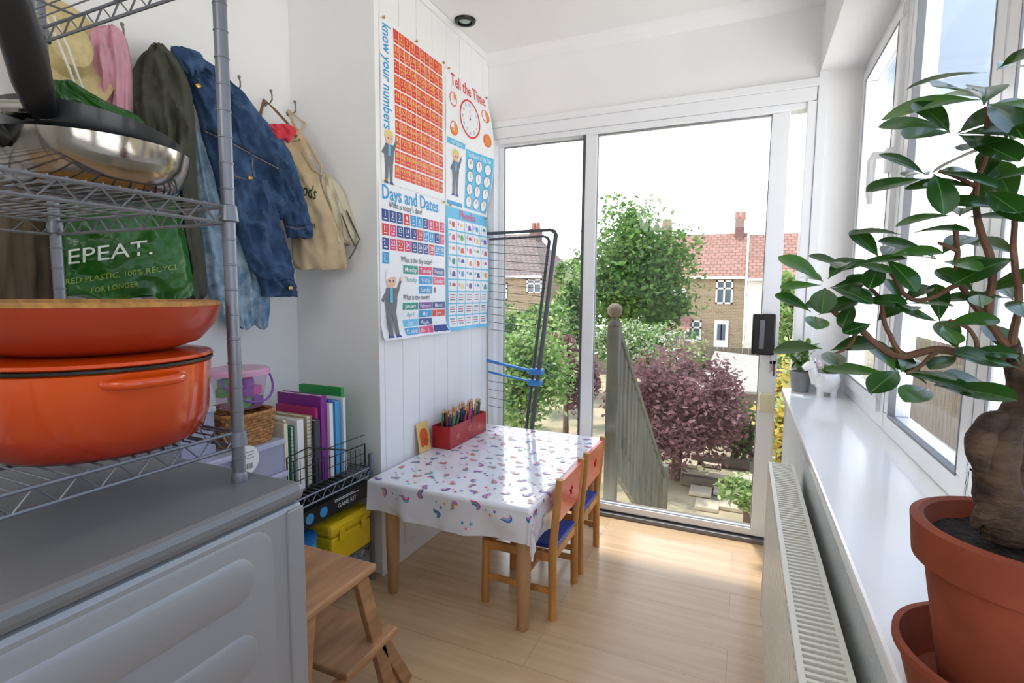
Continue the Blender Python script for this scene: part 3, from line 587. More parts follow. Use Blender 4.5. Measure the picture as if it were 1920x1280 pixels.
for i,(cx,tk,h,dp,lb,sp_) in enumerate(bk):
    tk*=1.35; xf=-1.475-.012*((i*5)%3); t=thing('spiral_notebook' if sp_ else 'book',lb,'book',(xf-dp/2,y+tk/2,S0),'books standing on the low wire rack')
    cm=M('cover_%d'%i,cx,.35); b=MB(); b.box((xf-dp,y,S0),(xf,y+.0018,S0+h)); b.box((xf-dp,y+tk-.0018,S0),(xf,y+tk,S0+h))
    if not sp_: b.box((xf-.002,y+.0018,S0),(xf,y+tk-.0018,S0+h))
    b.build('cover',cm,t)
    MB().box((xf-dp+.004,y+.002,S0+.003),(xf-.004,y+tk-.002,S0+h-.004)).build('pages',papr,t)
    if sp_:
        b=MB()
        for k in range(18):
            zc=S0+.01+k*(h-.02)/17; b.path([(xf-.004+.007*cos(a),y+tk/2+(tk/2+.001)*sin(a),zc) for a in [j*PI/4 for j in range(8)]],.0009,5,closed=True)
        b.build('spiral_binding',blackp,t)
    y+=tk+.003
b=MB(); bx1,by0,by1=-1.455,1.325,1.74
for z in (.52,.56,.60,.64): b.path([(bx1,by0,z),(bx1,by1,z)],.0018,5)
for k in range(15): yy=by0+(by1-by0)*k/14; b.path([(bx1,yy,S0),(bx1,yy,.64-.06*(k/14))],.0016,5)
b.path([(bx1,by0,S0+.002),(bx1,by0,.66),(bx1,by0+.1,.67),(bx1,by1-.1,.60),(bx1,by1,.60),(bx1,by1,S0+.002)],.003,6)
tag(b.build('book_guard',blackp),'black wire guard holding the front of the book row','book holder')
clr=clearplastic('clear_plastic','#c5cbe4',.45); 
def tub(name,label,cat,a,bb,lidc,h_lid=.02):
    x0,y0,z0=a; x1,y1,z1=bb; t=thing(name,label,cat,((x0+x1)/2,(y0+y1)/2,z0)); w=.002
    b=MB(); b.box((x0,y0,z0),(x1,y1,z0+w)); b.box((x0,y0,z0),(x0+w,y1,z1)); b.box((x1-w,y0,z0),(x1,y1,z1)); b.box((x0,y0,z0),(x1,y0+w,z1)); b.box((x0,y1-w,z0),(x1,y1,z1)); b.build('box_body',clr,t)
    MB().box((x0-.006,y0-.006,z1),(x1+.006,y1+.006,z1+h_lid)).build('lid',lidc,t,bevel=.005); return t
lidm=clearplastic('lid_plastic','#cfd3ee',.75)
tub('clear_storage_box','wide clear plastic storage box at the bottom of the stack','storage box',(-1.80,.98,.507),(-1.445,1.315,.60),lidm)
tub('clear_storage_box','second clear plastic storage box under the wicker basket','storage box',(-1.79,.99,.622),(-1.45,1.31,.715),lidm)
rn=random.Random(3); cols=['#e0463c','#3a8ad0','#f2c231','#58b84a','#d966b0','#7a55c0']
for k in range(22):
    lo=k%2; z0=.51 if lo else .625; x=-1.48-.05*rn.random(); yy=1.04+.23*rn.random(); q=.014+.012*rn.random(); z0+= .002+(k//8)*.027
    ci=k%6; o=MB().box((x-q,yy-q*1.2,z0),(x+q,yy+q*1.2,z0+.024)).build('toy_block',M('toy_%d'%ci,cols[ci],.4),bevel=.003)
    tag(o,'small coloured toy piece inside the clear storage boxes','toy','toy pieces in the clear boxes')
wick=M('wicker','#b07d49',.7,vary=.35,scale=60,bump=.8,bscale=90)
c=Vector((-1.57,1.215,.7365)); t=thing('wicker_basket','small brown wicker basket on the clear boxes','basket',c)
b=MB(); n=40; BXS,BYS=.11,.09
def sq(r,tt,sx,sy): 
    a=cos(tt); d=sin(tt); return Vector((sx*r*math.copysign(abs(a)**.5,a),sy*r*math.copysign(abs(d)**.5,d),0))
for k in range(10):
    z=.004+k*.010; r=.9+.1*k/9
    b.path([c+sq(r,2*PI*j/n,BXS,BYS)+Vector((0,0,z))+sq(.03*(1 if (j+k)%2 else -1),2*PI*j/n,.1,.1) for j in range(n)],.006,6,closed=True)
b.box((c.x-.085,c.y-.07,c.z),(c.x+.085,c.y+.07,c.z+.008)); b.build('woven_body',wick,t,smooth=True)
b=MB(); b.path([c+sq(1.02,2*PI*j/n,BXS,BYS)+Vector((0,0,.104)) for j in range(n)],.008,8,closed=True); b.build('rim',wick,t,smooth=True)
b=MB(); q=Vector((-1.4405,1.15,.705)); b.lathe([(.0001,0),(.048,0),(.048,.0015),(.0001,.0015)],q,32,mx=Matrix.Rotation(PI/2,4,'Y')); b.mi=1
for k in range(11): b.box((q.x+.0016,q.y-.02+k*.004,q.z-.03),(q.x+.0022,q.y-.0185+k*.004+.001*(k%2),q.z-.012))
for k in range(3): b.box((q.x+.0016,q.y-.028,q.z+.004+k*.01),(q.x+.0022,q.y+.028,q.z+.006+k*.01))
tag(b.build('round_paper_label',[M('label_white','#f0f0ee',.5),M('label_ink','#75787c',.5)]),'round white paper label with a barcode hanging on the storage boxes','label')
c=Vector((-1.565,1.235,.852)); t=thing('toy_bucket','clear toy bucket with pink lid and purple handle','bucket',c)
MB().lathe([(.068,0),(.092,.12),(.090,.12),(.066,.002),(.0001,.002)],c,28).build('bucket_body',clearplastic('pink_clear','#d8a8d4',.16),t,smooth=True)
MB().lathe([(.0001,.134),(.092,.134),(.098,.127),(.098,.114),(.093,.114),(.093,.126),(.0001,.127)],c,28).build('lid',clearplastic('pink_lid','#eeb4d4',.7),t,smooth=True)
b=MB(); b.path([c+Vector((.03,-.096*cos(a),.11-.085*sin(a))) + Vector((.067*sin(a),0,0)) for a in [i*PI/12 for i in range(13)]],.004,6); b.build('carry_handle',M('purple_plastic','#7d54ac',.4),t,smooth=True)
bc=['#3fc43a','#e8489a','#3fc43a','#8a3fb0','#e8489a']
for k in range(18):
    ci=k%5; a=k*2.4; r=.02+.030*(k%2); z=c.z+.004+(k//6)*.034; x=c.x+cos(a)*r; yy=c.y+sin(a)*r
    tag(MB().box((x-.016,yy-.018,z),(x+.016,yy+.018,z+.030)).build('toy_brick',M('brick_%d'%ci,bc[ci],.4),bevel=.003),'bright toy brick inside the pink lidded bucket','toy','toy bricks in the bucket')
tub('small_clear_tub','small clear lidded tub at the near end of the rack top','storage box',(-1.72,.98,.7365),(-1.50,1.09,.87),M('grey_lid','#b3bac2',.4))
t=thing('toolbox','yellow plastic toy toolbox on the bottom wire shelf','toolbox',(-1.56,1.6,.171)); yel=M('yellow_plastic','#e9c71c',.35)
MB().box((-1.70,1.50,.171),(-1.425,1.735,.285)).build('box_body',yel,t,bevel=.01); MB().box((-1.705,1.495,.287),(-1.42,1.738,.338)).build('lid',yel,t,bevel=.015)
b=MB(); b.path([(-1.56,1.55,.338),(-1.56,1.56,.362),(-1.56,1.67,.362),(-1.56,1.68,.338)],.008,8); b.build('handle',yel,t,smooth=True)
for yy in (1.55,1.68): MB().box((-1.42,yy-.015,.265),(-1.413,yy+.015,.315)).build('latch',yel,t,bevel=.003)
b=MB(); b.box((-1.75,1.36,.3765),(-1.432,1.74,.442)); b.mi=1; b.text('GAME KIT',lambda x,y:Vector((-1.4315,1.6+x,.402+y)),.024,bold=.01)
for k in range(2): b.box((-1.4318,1.53,.424+k*.006),(-1.4312,1.67-.03*k,.427+k*.006))
b.mi=2
for yy in (1.40,1.47): b.lathe([(.0001,0),(.02,0),(.02,.001),(.0001,.001)],(-1.4315,yy,.41),14,mx=Matrix.Rotation(PI/2,4,'Y'))
tag(b.build('game_box',[M('black_card','#15181d',.4),M('white_card','#c9ced2',.5),M('card_blue','#3c8fc0',.4)]),'flat black game box with pale lettering above the yellow toolbox','box')
t=thing('blue_jar','blue round lidded plastic jar on the bottom wire shelf','jar',(-1.50,1.41,.171))
MB().lathe([(.055,0),(.062,.02),(.062,.12),(.055,.13)],(-1.50,1.41,.171),24).build('jar_body',M('blue_plastic','#2a9cc8',.35),t,smooth=True)
MB().lathe([(.064,.13),(.064,.155),(.05,.16)],(-1.50,1.41,.171),24).build('lid',M('blue_lid','#2270b8',.35),t,smooth=True)
# ------------------------------------------------------------------ step stool
t=thing('step_stool','worn wooden two-step stool beside the washing machine','step stool',(-1.10,1.05,0))
x0,x1=-1.33,-.91
def tread(name,y0,y1,z):
    b=MB(); b.box((x0,y0,z-.022),(x1,y1,z)); b.build(name,stoolw,t,bevel=.006)
tread('top_tread',.86,1.13,.49); tread('lower_tread',1.0,1.225,.245)
for xs in (x0+.03,x1-.03):
    b=MB(); b.beam((xs,1.09,.468),(xs,1.225,.0),.022,.045,Vector((0,1,0))); b.build('front_leg',stoolw,t,bevel=.003)
    b=MB(); b.beam((xs,.90,.468),(xs,.84,.0),.022,.045,Vector((0,1,0))); b.build('rear_leg',stoolw,t,bevel=.003)
    b=MB(); b.beam((xs,.875,.21),(xs,1.215,.21),.02,.028); b.build('side_rail',stoolw,t,bevel=.003)
    b=MB(); b.beam((xs+.0,1.18,.223),(xs+.0,1.305,.0),.022,.04,Vector((0,1,0))); b.build('step_leg',stoolw,t,bevel=.003)
for yy in (.88,1.10): b=MB(); b.beam((x0+.03,yy,.44),(x1-.03,yy,.44),.02,.04); b.build('cross_rail',stoolw,t,bevel=.003)
# ------------------------------------------------------------------ table, cloth, chairs
tx0,tx1,ty0,ty1,tz=-1.385,-.665,1.67,2.70,.475
t=thing('childrens_table','low childrens table with round pale wooden legs','table',((tx0+tx1)/2,(ty0+ty1)/2,0))
MB().box((tx0,ty0,tz-.02),(tx1,ty1,tz)).build('tabletop',white,t,bevel=.004)
b=MB(); b.box((tx0+.07,ty0+.05,tz-.08),(tx1-.06,ty0+.07,tz-.02)); b.box((tx0+.07,ty1-.07,tz-.08),(tx1-.06,ty1-.05,tz-.02)); b.box((tx1-.08,ty0+.07,tz-.08),(tx1-.06,ty1-.07,tz-.02)); b.box((tx0+.06,ty0+.07,tz-.08),(tx0+.08,ty1-.07,tz-.02)); b.build('apron',white,t)
for xx in (-1.285,-.70):
    for yy in (1.70,2.66): MB().lathe([(.019,0),(.021,.004),(.027,.2),(.029,tz-.02)],(xx,yy,0),20).build('leg',beech,t,smooth=True)
CLX,CLY=(tx1-tx0+.131),(ty1-ty0+.175)
def clothfn(a,c):
    dr=.135; Y=(ty0-dr)+(ty1+.0-ty0+dr+.04)*c
    X=tx0+.004+CLX*a
    ox=max(0,X-tx1); oy=max(0,ty0-Y); yo=max(0,Y-ty1); z=tz+.0032
    L=math.hypot(ox,oy); x=min(X,tx1); yy=min(max(Y,ty0),ty1)
    cr=noise.noise(Vector((X*9,Y*9,2)))
    if L>0:
        d=Vector((ox,-oy))/L; w=.014*sin(X*26+1+2*cr)*min(1,oy/.05) if oy>ox else .009*sin(Y*24+2*cr)*min(1,ox/.05)
        out=.006+.10*L*(1 if ox>0 and oy>0 else .35)+w*(L/dr)*.8+.012*cr*min(1,L/.05)
        out=max(out,.002)
        x+=d.x*out; yy+=d.y*out; z-=L*.98*(1+.08*sin(X*9+Y*7))
    else: z+=.0018*max(0,noise.noise(Vector((X*7,Y*11,5))))
    if yo>0: yy=ty1+.004; z-=yo
    return Vector((x,yy,z))
b=MB(); b.grid(clothfn,80,110)
cmats=[M('oilcloth','#eaeaef',.18,coat=.5)]+[M('print_'+k,v,.25,coat=.3) for k,v in (('a','#8a5fb8'),('b','#dc4f80'),('c','#3f9fca'),('d','#ea8fc0'),('e','#eda63c'),('f','#5a6ac0'),('g','#5cc4c8'))]
def onc(X,Y,off=.0016):
    a=X/CLX; c=Y/CLY; e=.004
    p=clothfn(a,c); n=(clothfn(a+e,c)-clothfn(a-e,c)).cross(clothfn(a,c+e)-clothfn(a,c-e))
    if n.length>1e-9: n.normalize()
    return p+n*off
rn=random.Random(21); G=.072; gx=int(CLX/G); gy=int(CLY/G)
for i in range(gx):
    for j in range(gy):
        X=(i+.5+rn.uniform(-.15,.15)+.4*(j%2))*G; Y=(j+.5+rn.uniform(-.15,.15))*G
        if not(.04<X<CLX-.04 and .04<Y<CLY-.04): continue
        if (i*2+j)%3!=0:
            th0=rn.uniform(0,6.28); R=rn.uniform(.020,.028); sp=rn.choice((-1,1)); c3=rn.sample(range(1,8),3)
            for q in range(3):
                b.mi=c3[q]; n=9; vs=[]
                for k in range(n+1):
                    u=k/n; a=th0+sp*u*1.9; w=.0078*sin(PI*min(1,u*.85+.12)); r0=R+(q-1)*.0068*sin(PI*min(1,u*.85+.12)); off2=.007*sin(u*6.3)
                    for s_ in (-.5,.5): vs.append(onc(X+(r0+off2+s_*w)*cos(a)-R*cos(th0),Y+(r0+off2+s_*w)*sin(a)-R*sin(th0)))
                b.add(vs,[(2*k,2*k+1,2*k+3,2*k+2) for k in range(n)])
        else:
            for e_ in range(3):
                b.mi=rn.randrange(1,8); a0=rn.random()*6; rr=rn.uniform(.005,.010); X2=X+(e_-1)*.019; Y2=Y-(e_%2)*.018
                b.poly([onc(X2+rr*(1 if k%2 else .45)*cos(a0+k*PI/5),Y2+rr*(1 if k%2 else .45)*sin(a0+k*PI/5)) for k in range(10)])
tag(b.build('tablecloth',cmats,smooth=True,fix=False,angle=89),'glossy white oilcloth with small colourful swirls draped over the low table','tablecloth')
red=M('red_lacquer','#e03a1c',.3,coat=.3); blu=M('blue_lacquer','#1d3f9c',.3,coat=.3)
def chair(loc,label):
    t=thing('childrens_chair',label,'chair',loc,'childrens chairs at the low table'); X,Y=Vector(loc).x,Vector(loc).y
    w=.14; bxx=.145; 
    for s in (-1,1):
        b=MB(); b.path([(X+bxx,Y+s*w,0),(X+bxx-.005,Y+s*w,.27),(X+bxx+.02,Y+s*w,.555)],[.0165,.0165,.0145],12); b.build('back_leg',pine,t,smooth=True)
        b=MB(); b.path([(X-.145,Y+s*w,0),(X-.14,Y+s*w,.265)],[.0155,.0165],12); b.build('front_leg',pine,t,smooth=True)
        b=MB(); b.beam((X-.14,Y+s*w,.11),(X+bxx,Y+s*w,.11),.014,.024); b.build('side_stretcher',pine,t,bevel=.003)
        b=MB(); b.beam((X-.14,Y+s*w,.245),(X+bxx,Y+s*w,.245),.016,.035); b.build('side_rail',pine,t,bevel=.003)
    b=MB(); b.beam((X+.0,Y-w,.11),(X+.0,Y+w,.11),.014,.024); b.build('cross_stretcher',pine,t,bevel=.003)
    b=MB(); b.beam((X+bxx-.004,Y-w,.245),(X+bxx-.004,Y+w,.245),.016,.035); b.build('rear_rail',pine,t,bevel=.003)
    b=MB(); b.beam((X-.14,Y-w,.245),(X-.14,Y+w,.245),.016,.035); b.build('front_rail',pine,t,bevel=.003)
    b=MB(); b.box((X-.16,Y-.125,.268),(X+.150,Y+.125,.284)); b.build('seat',blu,t,bevel=.006)
    star=[(.032*(1 if i%2==0 else .42)*sin(PI*i/5),.032*(1 if i%2==0 else .42)*cos(PI*i/5)) for i in range(10)]
    out=rrect(-.127,.127,-.085,.080,.014,3)
    vs,fs=curve_geo([out,star],.007); b=MB(); b.add(vs,fs,lambda v:Vector((X+bxx+.015+v.z+v.y*.085,Y+v.x,.466+v.y))); b.build('backrest',red,t)
    return t
chair((-.765,1.945,0),'pine childs chair with red star-cut back and blue seat, nearer the camera')
chair((-.765,2.31,0),'pine childs chair with red star-cut back and blue seat, nearer the patio door')
# pen box
t=thing('pencil_box','red metal box full of pens and pencils on the table','pencil box',(-1.33,2.36,tz+.0055)); zb=tz+.0055; px0,px1,py0,py1=-1.385,-1.285,2.16,2.55; w=.003
b=MB(); b.box((px0,py0,zb),(px1,py1,zb+w)); b.box((px0,py0,zb),(px0+w,py1,zb+.11)); b.box((px1-w,py0,zb),(px1,py1,zb+.11)); b.box((px0,py0,zb),(px1,py0+w,zb+.11)); b.box((px0,py1-w,zb),(px1,py1,zb+.11)); b.box((px0,2.355,zb),(px1,2.358,zb+.10)); b.build('box_body',M('red_tin','#a92025',.35,vary=.15,scale=12),t,bevel=.002)
b=MB()
for (yy,zz) in ((2.24,.05),(2.36,.06),(2.47,.045)):
    pts=[Vector((px1+.0006,yy+.024*(1 if i%2==0 else .5)*sin(PI*i/5),zb+zz+.024*(1 if i%2==0 else .5)*cos(PI*i/5))) for i in range(10)]; b.poly(pts)
b.build('printed_stars',M('pale_print','#c9604f',.5),t,fix=False)
pcol=[('red','#c6302c'),('blue','#2a58b0'),('green','#2f8a48'),('yellow','#e5b52c'),('orange','#e07428'),('purple','#6b3f94'),('pink','#d8588e'),('black','#1c1c1e')]
prot=[]
for nm,hx in pcol:
    t=thing('pencil','%s pencil standing in the red metal box'%nm,'pencil',(0,0,0),'pencils in the red box')
    L0=.165; b=MB(); b.lathe([(.0045,0),(.0045,L0)],(0,0,0),6); b.build('barrel',M('pencil_'+nm,hx,.35),t)
    b=MB(); b.lathe([(.0045,L0),(.0014,L0+.014)],(0,0,0),6); b.build('sharpened_wood',M('pencil_wood','#d9b078',.6),t); b=MB(); b.lathe([(.0014,L0+.014),(.0001,L0+.019)],(0,0,0),6); b.build('tip',MC['pencil_'+nm],t)
    prot.append(t)
rn=random.Random(5)
for k in range(54):
    pr_=prot[k%8]; o=pr_ if k<8 else copy_tree(pr_)
    yy=py0+.02+(py1-py0-.04)*((k*0.618)%1); xx=px0+.015+.07*rn.random(); o.location=(xx,yy,zb+.006); o.rotation_euler=(rn.uniform(-.28,.28) if .03<yy-py0<.33 else 0,rn.uniform(-.05,.22),rn.uniform(0,.3)); 
b=MB(); cy0,cy1=2.04,2.14; b.prism([(BX+.03,cy0,tz+.0055),(BX+.03,cy1,tz+.0055),(BX+.008,cy1,tz+.145),(BX+.008,cy0,tz+.145)],(.002,0,0)); b.mi=1
for (a,c,r) in ((.5,.55,.035),(.35,.3,.02),(.65,.3,.02)): 
    P=lambda s,q:Vector((BX+.03-.022*q+.0026,cy0+(cy1-cy0)*s,tz+.0055+.14*q)); b.poly([P(a+r*cos(j*PI/6)/.1,c+r*sin(j*PI/6)/.14) for j in range(12)])
tag(b.build('picture_card',[M('card_yellow','#e8c27a',.5),M('card_orange','#d9622e',.5)],fix=False),'small yellow and orange picture card leaning on the panelled wall','card')
# ------------------------------------------------------------------ clothes airer
t=thing('clothes_airer','folded grey clothes airer with blue joints leaning behind the table','clothes airer',(-1.2,2.77,0))
air=M('airer_grey','#54575c',.4,metal=.4); bluej=M('blue_joint','#3a84c8',.4)
def apt(u,v,y=2.765): return ony(u,v,y)
A=apt(1044,440); B=apt(1000,795); k=(A-B)/(A.z-B.z); foot=B-k*B.z
def side(dx,y,top,nm,r=.0085):
    b=MB(); f0=foot+Vector((dx,0,0)); f0.y=y; f0.z=.012; tp=foot+k*top+Vector((dx,0,0)); tp.y=y
    L2=Vector((BX+.03,y,tp.z+.02)); 
    b.path([f0,tp,tp+Vector((-.012,0,.018)),tp+Vector((-.035,0,.026)),L2],[r,r,r*.85,r*.7,r*.7],10)
    b.build(nm,air,t,smooth=True); return f0,tp
side(0,2.752,A.z,'frame_tube',.0125); side(-.045,2.778,A.z-.03,'frame_tube',.0095)
z=1.0
while z<1.5:
    q=foot+k*z; b=MB(); b.path([(BX+.03,2.775,z+.03),(q.x-.03,2.768,z)],.0017,5); b.build('drying_wire',air,t); z+=.045
z=.55
while z<.72: q=foot+k*z; b=MB(); b.path([(BX+.03,2.775,z+.02),(q.x-.03,2.768,z)],.0017,5); b.build('drying_wire',air,t); z+=.05
for z in (.735,.80):
    q=foot+k*z; b=MB(); b.box((q.x-.06,2.738,z-.018),(q.x+.018,2.797,z+.016)); b.build('joint',bluej,t,bevel=.008)
q=foot+k*.80; b=MB(); b.path([(BX+.03,2.75,.845),(q.x-.03,2.75,.80)],.009,8); b.build('brace',bluej,t,smooth=True)
q=foot+k*.74; b=MB(); b.path([(BX+.03,2.77,.775),(q.x-.03,2.77,.735)],.007,8); b.build('brace',bluej,t,smooth=True)
# ------------------------------------------------------------------ radiator
rad=M('radiator_enamel','#e9e7de',.35); ry0,ry1,rz0,rz1=.45,1.93,.12,.685
t=thing('radiator','long cream panel radiator with slotted top on the right wall','radiator',(.135,1.2,0.12))
def ribs(x,sgn):
    b=MB(); n=int((ry1-ry0)/.0333); prof=[]
    for i in range(n):
        y0=ry0+(ry1-ry0)*i/n; d_=(ry1-ry0)/n; prof+= [(y0,0),(y0+d_*.3,0),(y0+d_*.45,.007),(y0+d_*.85,.007)]
    prof.append((ry1,0))
    vs=[Vector((x+sgn*o,yy,z)) for z in (rz0+.03,rz1-.035) for yy,o in prof]; m_=len(prof)
    b.add(vs,[(i,i+1,m_+i+1,m_+i) for i in range(m_-1)])
    b.box((x-.003,ry0,rz0),(x+.003,ry1,rz0+.03)); b.box((x-.003,ry0,rz1-.035),(x+.003,ry1,rz1-.01)); return b
ribs(.108,-1).build('front_panel',rad,t,fix=False); ribs(.165,1).build('rear_panel',rad,t,fix=False)
b=MB(); b.box((.098,ry0,rz1-.012),(.108,ry1,rz1)); b.box((.165,ry0,rz1-.012),(.175,ry1,rz1)); n=92
for i in range(n+1):
    yy=ry0+(ry1-ry0-.005)*i/n; b.box((.108,yy,rz1-.008),(.165,yy+.007,rz1-.001))
b.build('top_grille',rad,t)
MB().box((.11,ry0+.01,rz1-.05),(.163,ry1-.01,rz1-.045)).build('convector',M('rad_dark','#5c5a54',.6),t)
for yy in (ry0-.002,ry1): MB().box((.098,yy,rz0+.01),(.175,yy+.003,rz1)).build('side_cover',rad,t,bevel=.001)
b=MB(); b.tube((.137,ry1+.04,0),(.137,ry1+.04,.16),.008); b.tube((.137,ry1,.16),(.137,ry1+.04,.16),.011); b.build('supply_pipe',chrome,t,smooth=True)
b=MB(); b.lathe([(.016,0),(.018,.01),(.018,.05),(.012,.06)],(.137,ry1+.04,.16),16); b.build('valve',glossw,t,smooth=True)
MB().box((.172,.8,.5),(SX-.0005,.83,.6)).build('bracket',rad,t)
# ------------------------------------------------------------------ sill plants
terra=M('terracotta','#8b3f25',.78,vary=.18,scale=14,bump=.08); soil=M('soil','#241a14',.95,vary=.5,scale=70,bump=1,bscale=120)
pc=Vector((.288,.70,.8001)); t=tag(MB().lathe([(.0001,0),(.095,0),(.108,.05),(.113,.052),(.113,.06),(.106,.06),(.092,.008),(.0001,.006)],pc,48).build('plant_saucer',terra,smooth=True),'terracotta saucer under the big potted tree on the window sill','saucer')
pc=pc+Vector((0,0,.0075)); t=thing('bonsai_plant','glossy leaved ficus with knobbly trunk in a terracotta pot on the sill','plant',pc)
MB().lathe([(.0001,0),(.066,0),(.090,.15),(.101,.152),(.105,.195),(.097,.198),(.092,.195),(.087,.16),(.064,.01),(.0001,.01)],pc,56).build('pot',terra,t,smooth=True)
b=MB(); 
def soilf(a,c):
    r=.0885*c; tt=2*PI*a; x,y_=r*cos(tt),r*sin(tt); return pc+Vector((x,y_,.174+.006*noise.noise(Vector((x*60,y_*60,0)))))
b.grid(soilf,60,14); b.build('soil',soil,t,smooth=True,fix=False)
bark=M('bark','#5d4836',.85,hex2='#2e2118',scale=22,bump=.8,bscale=60,stretch=(1,1,2.2))
T=lambda u,v,tt:ont(u,v,tt)
def gn(b,pts,rs,n=16):
    P=[Vector(p) for p in pts]; rows=catm([(p.x,p.y,p.z,r) for p,r in zip(P,rs)],7)
    b.path([Vector(r[:3])+Vector((noise.noise(Vector((i*.5,1,0))),noise.noise(Vector((i*.5,4,0))),0))*.0015 for i,r in enumerate(rows)],[max(.0015,r[3]*(1+.16*noise.noise(Vector((i*.33,7.3,r[3]*90))))) for i,r in enumerate(rows)],n)
b=MB()
base=T(1885,1010,.555)
gn(b,[base,T(1872,935,.55),T(1868,870,.548),T(1890,800,.555),T(1912,750,.56),T(1905,690,.565),T(1895,650,.57)],[.020,.021,.018,.015,.012,.010,.008])
gn(b,[T(1930,1010,.56),T(1925,940,.56),T(1905,870,.56),T(1900,800,.56)],[.020,.018,.014,.010])
gn(b,[T(1862,905,.545),T(1838,850,.55),T(1850,800,.552),T(1890,780,.556)],[.009,.013,.012,.008])
for (u,v) in ((1825,985),(1850,1010),(1905,1020)): gn(b,[T(1872,930,.549),T((1872+u)/2,960,.547),T(u,v,.552)],[.012,.010,.004])
b.build('trunk',bark,t,smooth=True,angle=80)
tw=M('twig','#6a4c3a',.8,vary=.2,scale=30)
BR=[([(1900,670,.57),(1840,672,.575),(1760,655,.58),(1690,668,.585),(1650,650,.59),(1610,615,.595),(1570,590,.60),(1545,560,.60)],.0050),
([(1895,655,.57),(1850,600,.57),(1800,530,.58),(1795,470,.58),(1790,420,.58)],.0042),([(1850,600,.57),(1860,500,.56),(1835,420,.56),(1830,350,.56),(1850,280,.56),(1850,200,.56)],.0042),
([(1690,668,.585),(1660,610,.59),(1650,560,.59),(1620,530,.6)],.0028),([(1760,655,.58),(1720,690,.57),(1700,700,.57)],.0026),([(1800,530,.58),(1740,560,.585),(1700,555,.59),(1665,500,.59)],.003),
([(1610,615,.595),(1590,650,.6),(1560,665,.6)],.0022),([(1895,655,.57),(1910,560,.55),(1900,470,.54),(1905,400,.54)],.004),([(1830,350,.56),(1790,330,.565),(1760,320,.57)],.0026),([(1840,672,.575),(1820,620,.57),(1780,600,.57)],.0026),([(1795,470,.58),(1760,455,.58)],.0026)]
b=MB()
for pts,r in BR: gn(b,[T(*q) for q in pts],[r*(1-.5*i/len(pts)) for i in range(len(pts))],8)
b.build('branch',tw,t,smooth=True)
def leaf(b,base,dr,nrm,L,W,droop=.25,st=None,m0=0):
    dr=dr.normalized(); sd=dr.cross(nrm)
    if sd.length<.01: sd=dr.cross(Vector((1,.3,.2)))
    sd.normalize(); nrm=sd.cross(dr)
    st=st or [(0,.05),(.08,.10),(.2,.38),(.35,.68),(.5,.9),(.65,1),(.78,.95),(.88,.75),(.95,.48),(1,.06)]; vs=[]
    for s,w in st:
        c=base+dr*(s*L)-nrm*(droop*L*s*s)
        vs+= [c-sd*(w*W/2)+nrm*(.10*w*W),c-sd*(w*W/4)+nrm*(.025*w*W),c-sd*.0006,c+sd*.0006,c+sd*(w*W/4)+nrm*(.025*w*W),c+sd*(w*W/2)+nrm*(.10*w*W)]
    for mi,(a,c) in ((m0,(0,1)),(m0,(1,2)),(1,(2,3)),(m0,(3,4)),(m0,(4,5))):
        b.mi=mi; b.add(vs,[(i*6+a,i*6+c,i*6+6+c,i*6+6+a) for i in range(len(st)-1)])
def leafmat(nm,c1,c2):
    mt=M(nm,c1,.28,coat=.3,hex2=c2,scale=14); nt=mt.node_tree; N=nt.nodes; L=nt.links; tr_=N.new('ShaderNodeBsdfTranslucent'); tr_.inputs[0].default_value=lin('#6f9e36'); mx=N.new('ShaderNodeMixShader'); mx.inputs[0].default_value=.10
    L.new(N['Principled BSDF'].outputs[0],mx.inputs[1]); L.new(tr_.outputs[0],mx.inputs[2]); L.new(mx.outputs[0],N['Material Output'].inputs[0]); return mt
leafm=leafmat('ficus_leaf','#133714','#214f1b'); leafl=leafmat('ficus_leaf_light','#2f6020','#46782b'); rib=M('leaf_rib','#4a7434',.5)
rn=random.Random(11)
CL=[(1548,528,.60,7,.050),(1592,495,.60,5,.045),(1603,560,.595,4,.043),(1528,590,.60,3,.045),(1550,655,.60,3,.056),(1690,568,.59,5,.045),(1655,482,.59,6,.046),(1690,695,.57,6,.060),(1745,722,.57,4,.062),(1760,482,.58,6,.050),
(1800,400,.575,5,.052),(1748,322,.57,6,.060),(1790,245,.565,6,.064),(1850,185,.56,7,.078),(1888,262,.55,5,.068),(1838,345,.56,5,.058),(1903,390,.54,5,.060),(1912,480,.54,4,.056),(1765,605,.57,4,.046),(1905,560,.55,4,.052),(1800,662,.575,3,.046),(1640,605,.59,2,.040),(1918,690,.55,4,.058),(1700,440,.585,2,.046),(1866,130,.56,3,.072),(1835,550,.57,3,.048)]
b=MB()
for (u,v,tt,n,L) in CL:
    c=T(u,v,tt); ax=Vector((rn.uniform(-.35,.25),rn.uniform(-.9,-.3),1)).normalized(); e1=ax.cross(Vector((1,.2,0))).normalized(); e2=ax.cross(e1); a0=rn.random()*6
    for k in range(n):
        a=a0+k*2*PI/n+rn.uniform(-.25,.25); el=rn.uniform(-.15,.6); dr=(e1*cos(a)+e2*sin(a))*cos(el)+ax*sin(el)
        nr=(ax*cos(el)-(e1*cos(a)+e2*sin(a))*sin(el))
        l=L*rn.uniform(.88,1.12); leaf(b,c+dr*.005-ax*.003*k/2,dr,nr,l,l*rn.uniform(.45,.53),rn.uniform(.05,.3),m0=2 if rn.random()<.22 else 0)
b.build('foliage',[leafm,rib,leafl],t,smooth=True,fix=False,angle=80)
st0=[(0,.06),(.2,.5),(.45,1),(.75,.8),(1,.05)]
uc=onz(1532,741,.80); uc.z=.8001; t=thing('animal_planter','small white ceramic horse-shaped planter at the far end of the sill','planter',uc); cer=M('white_ceramic','#f3f3f2',.15,coat=.5)
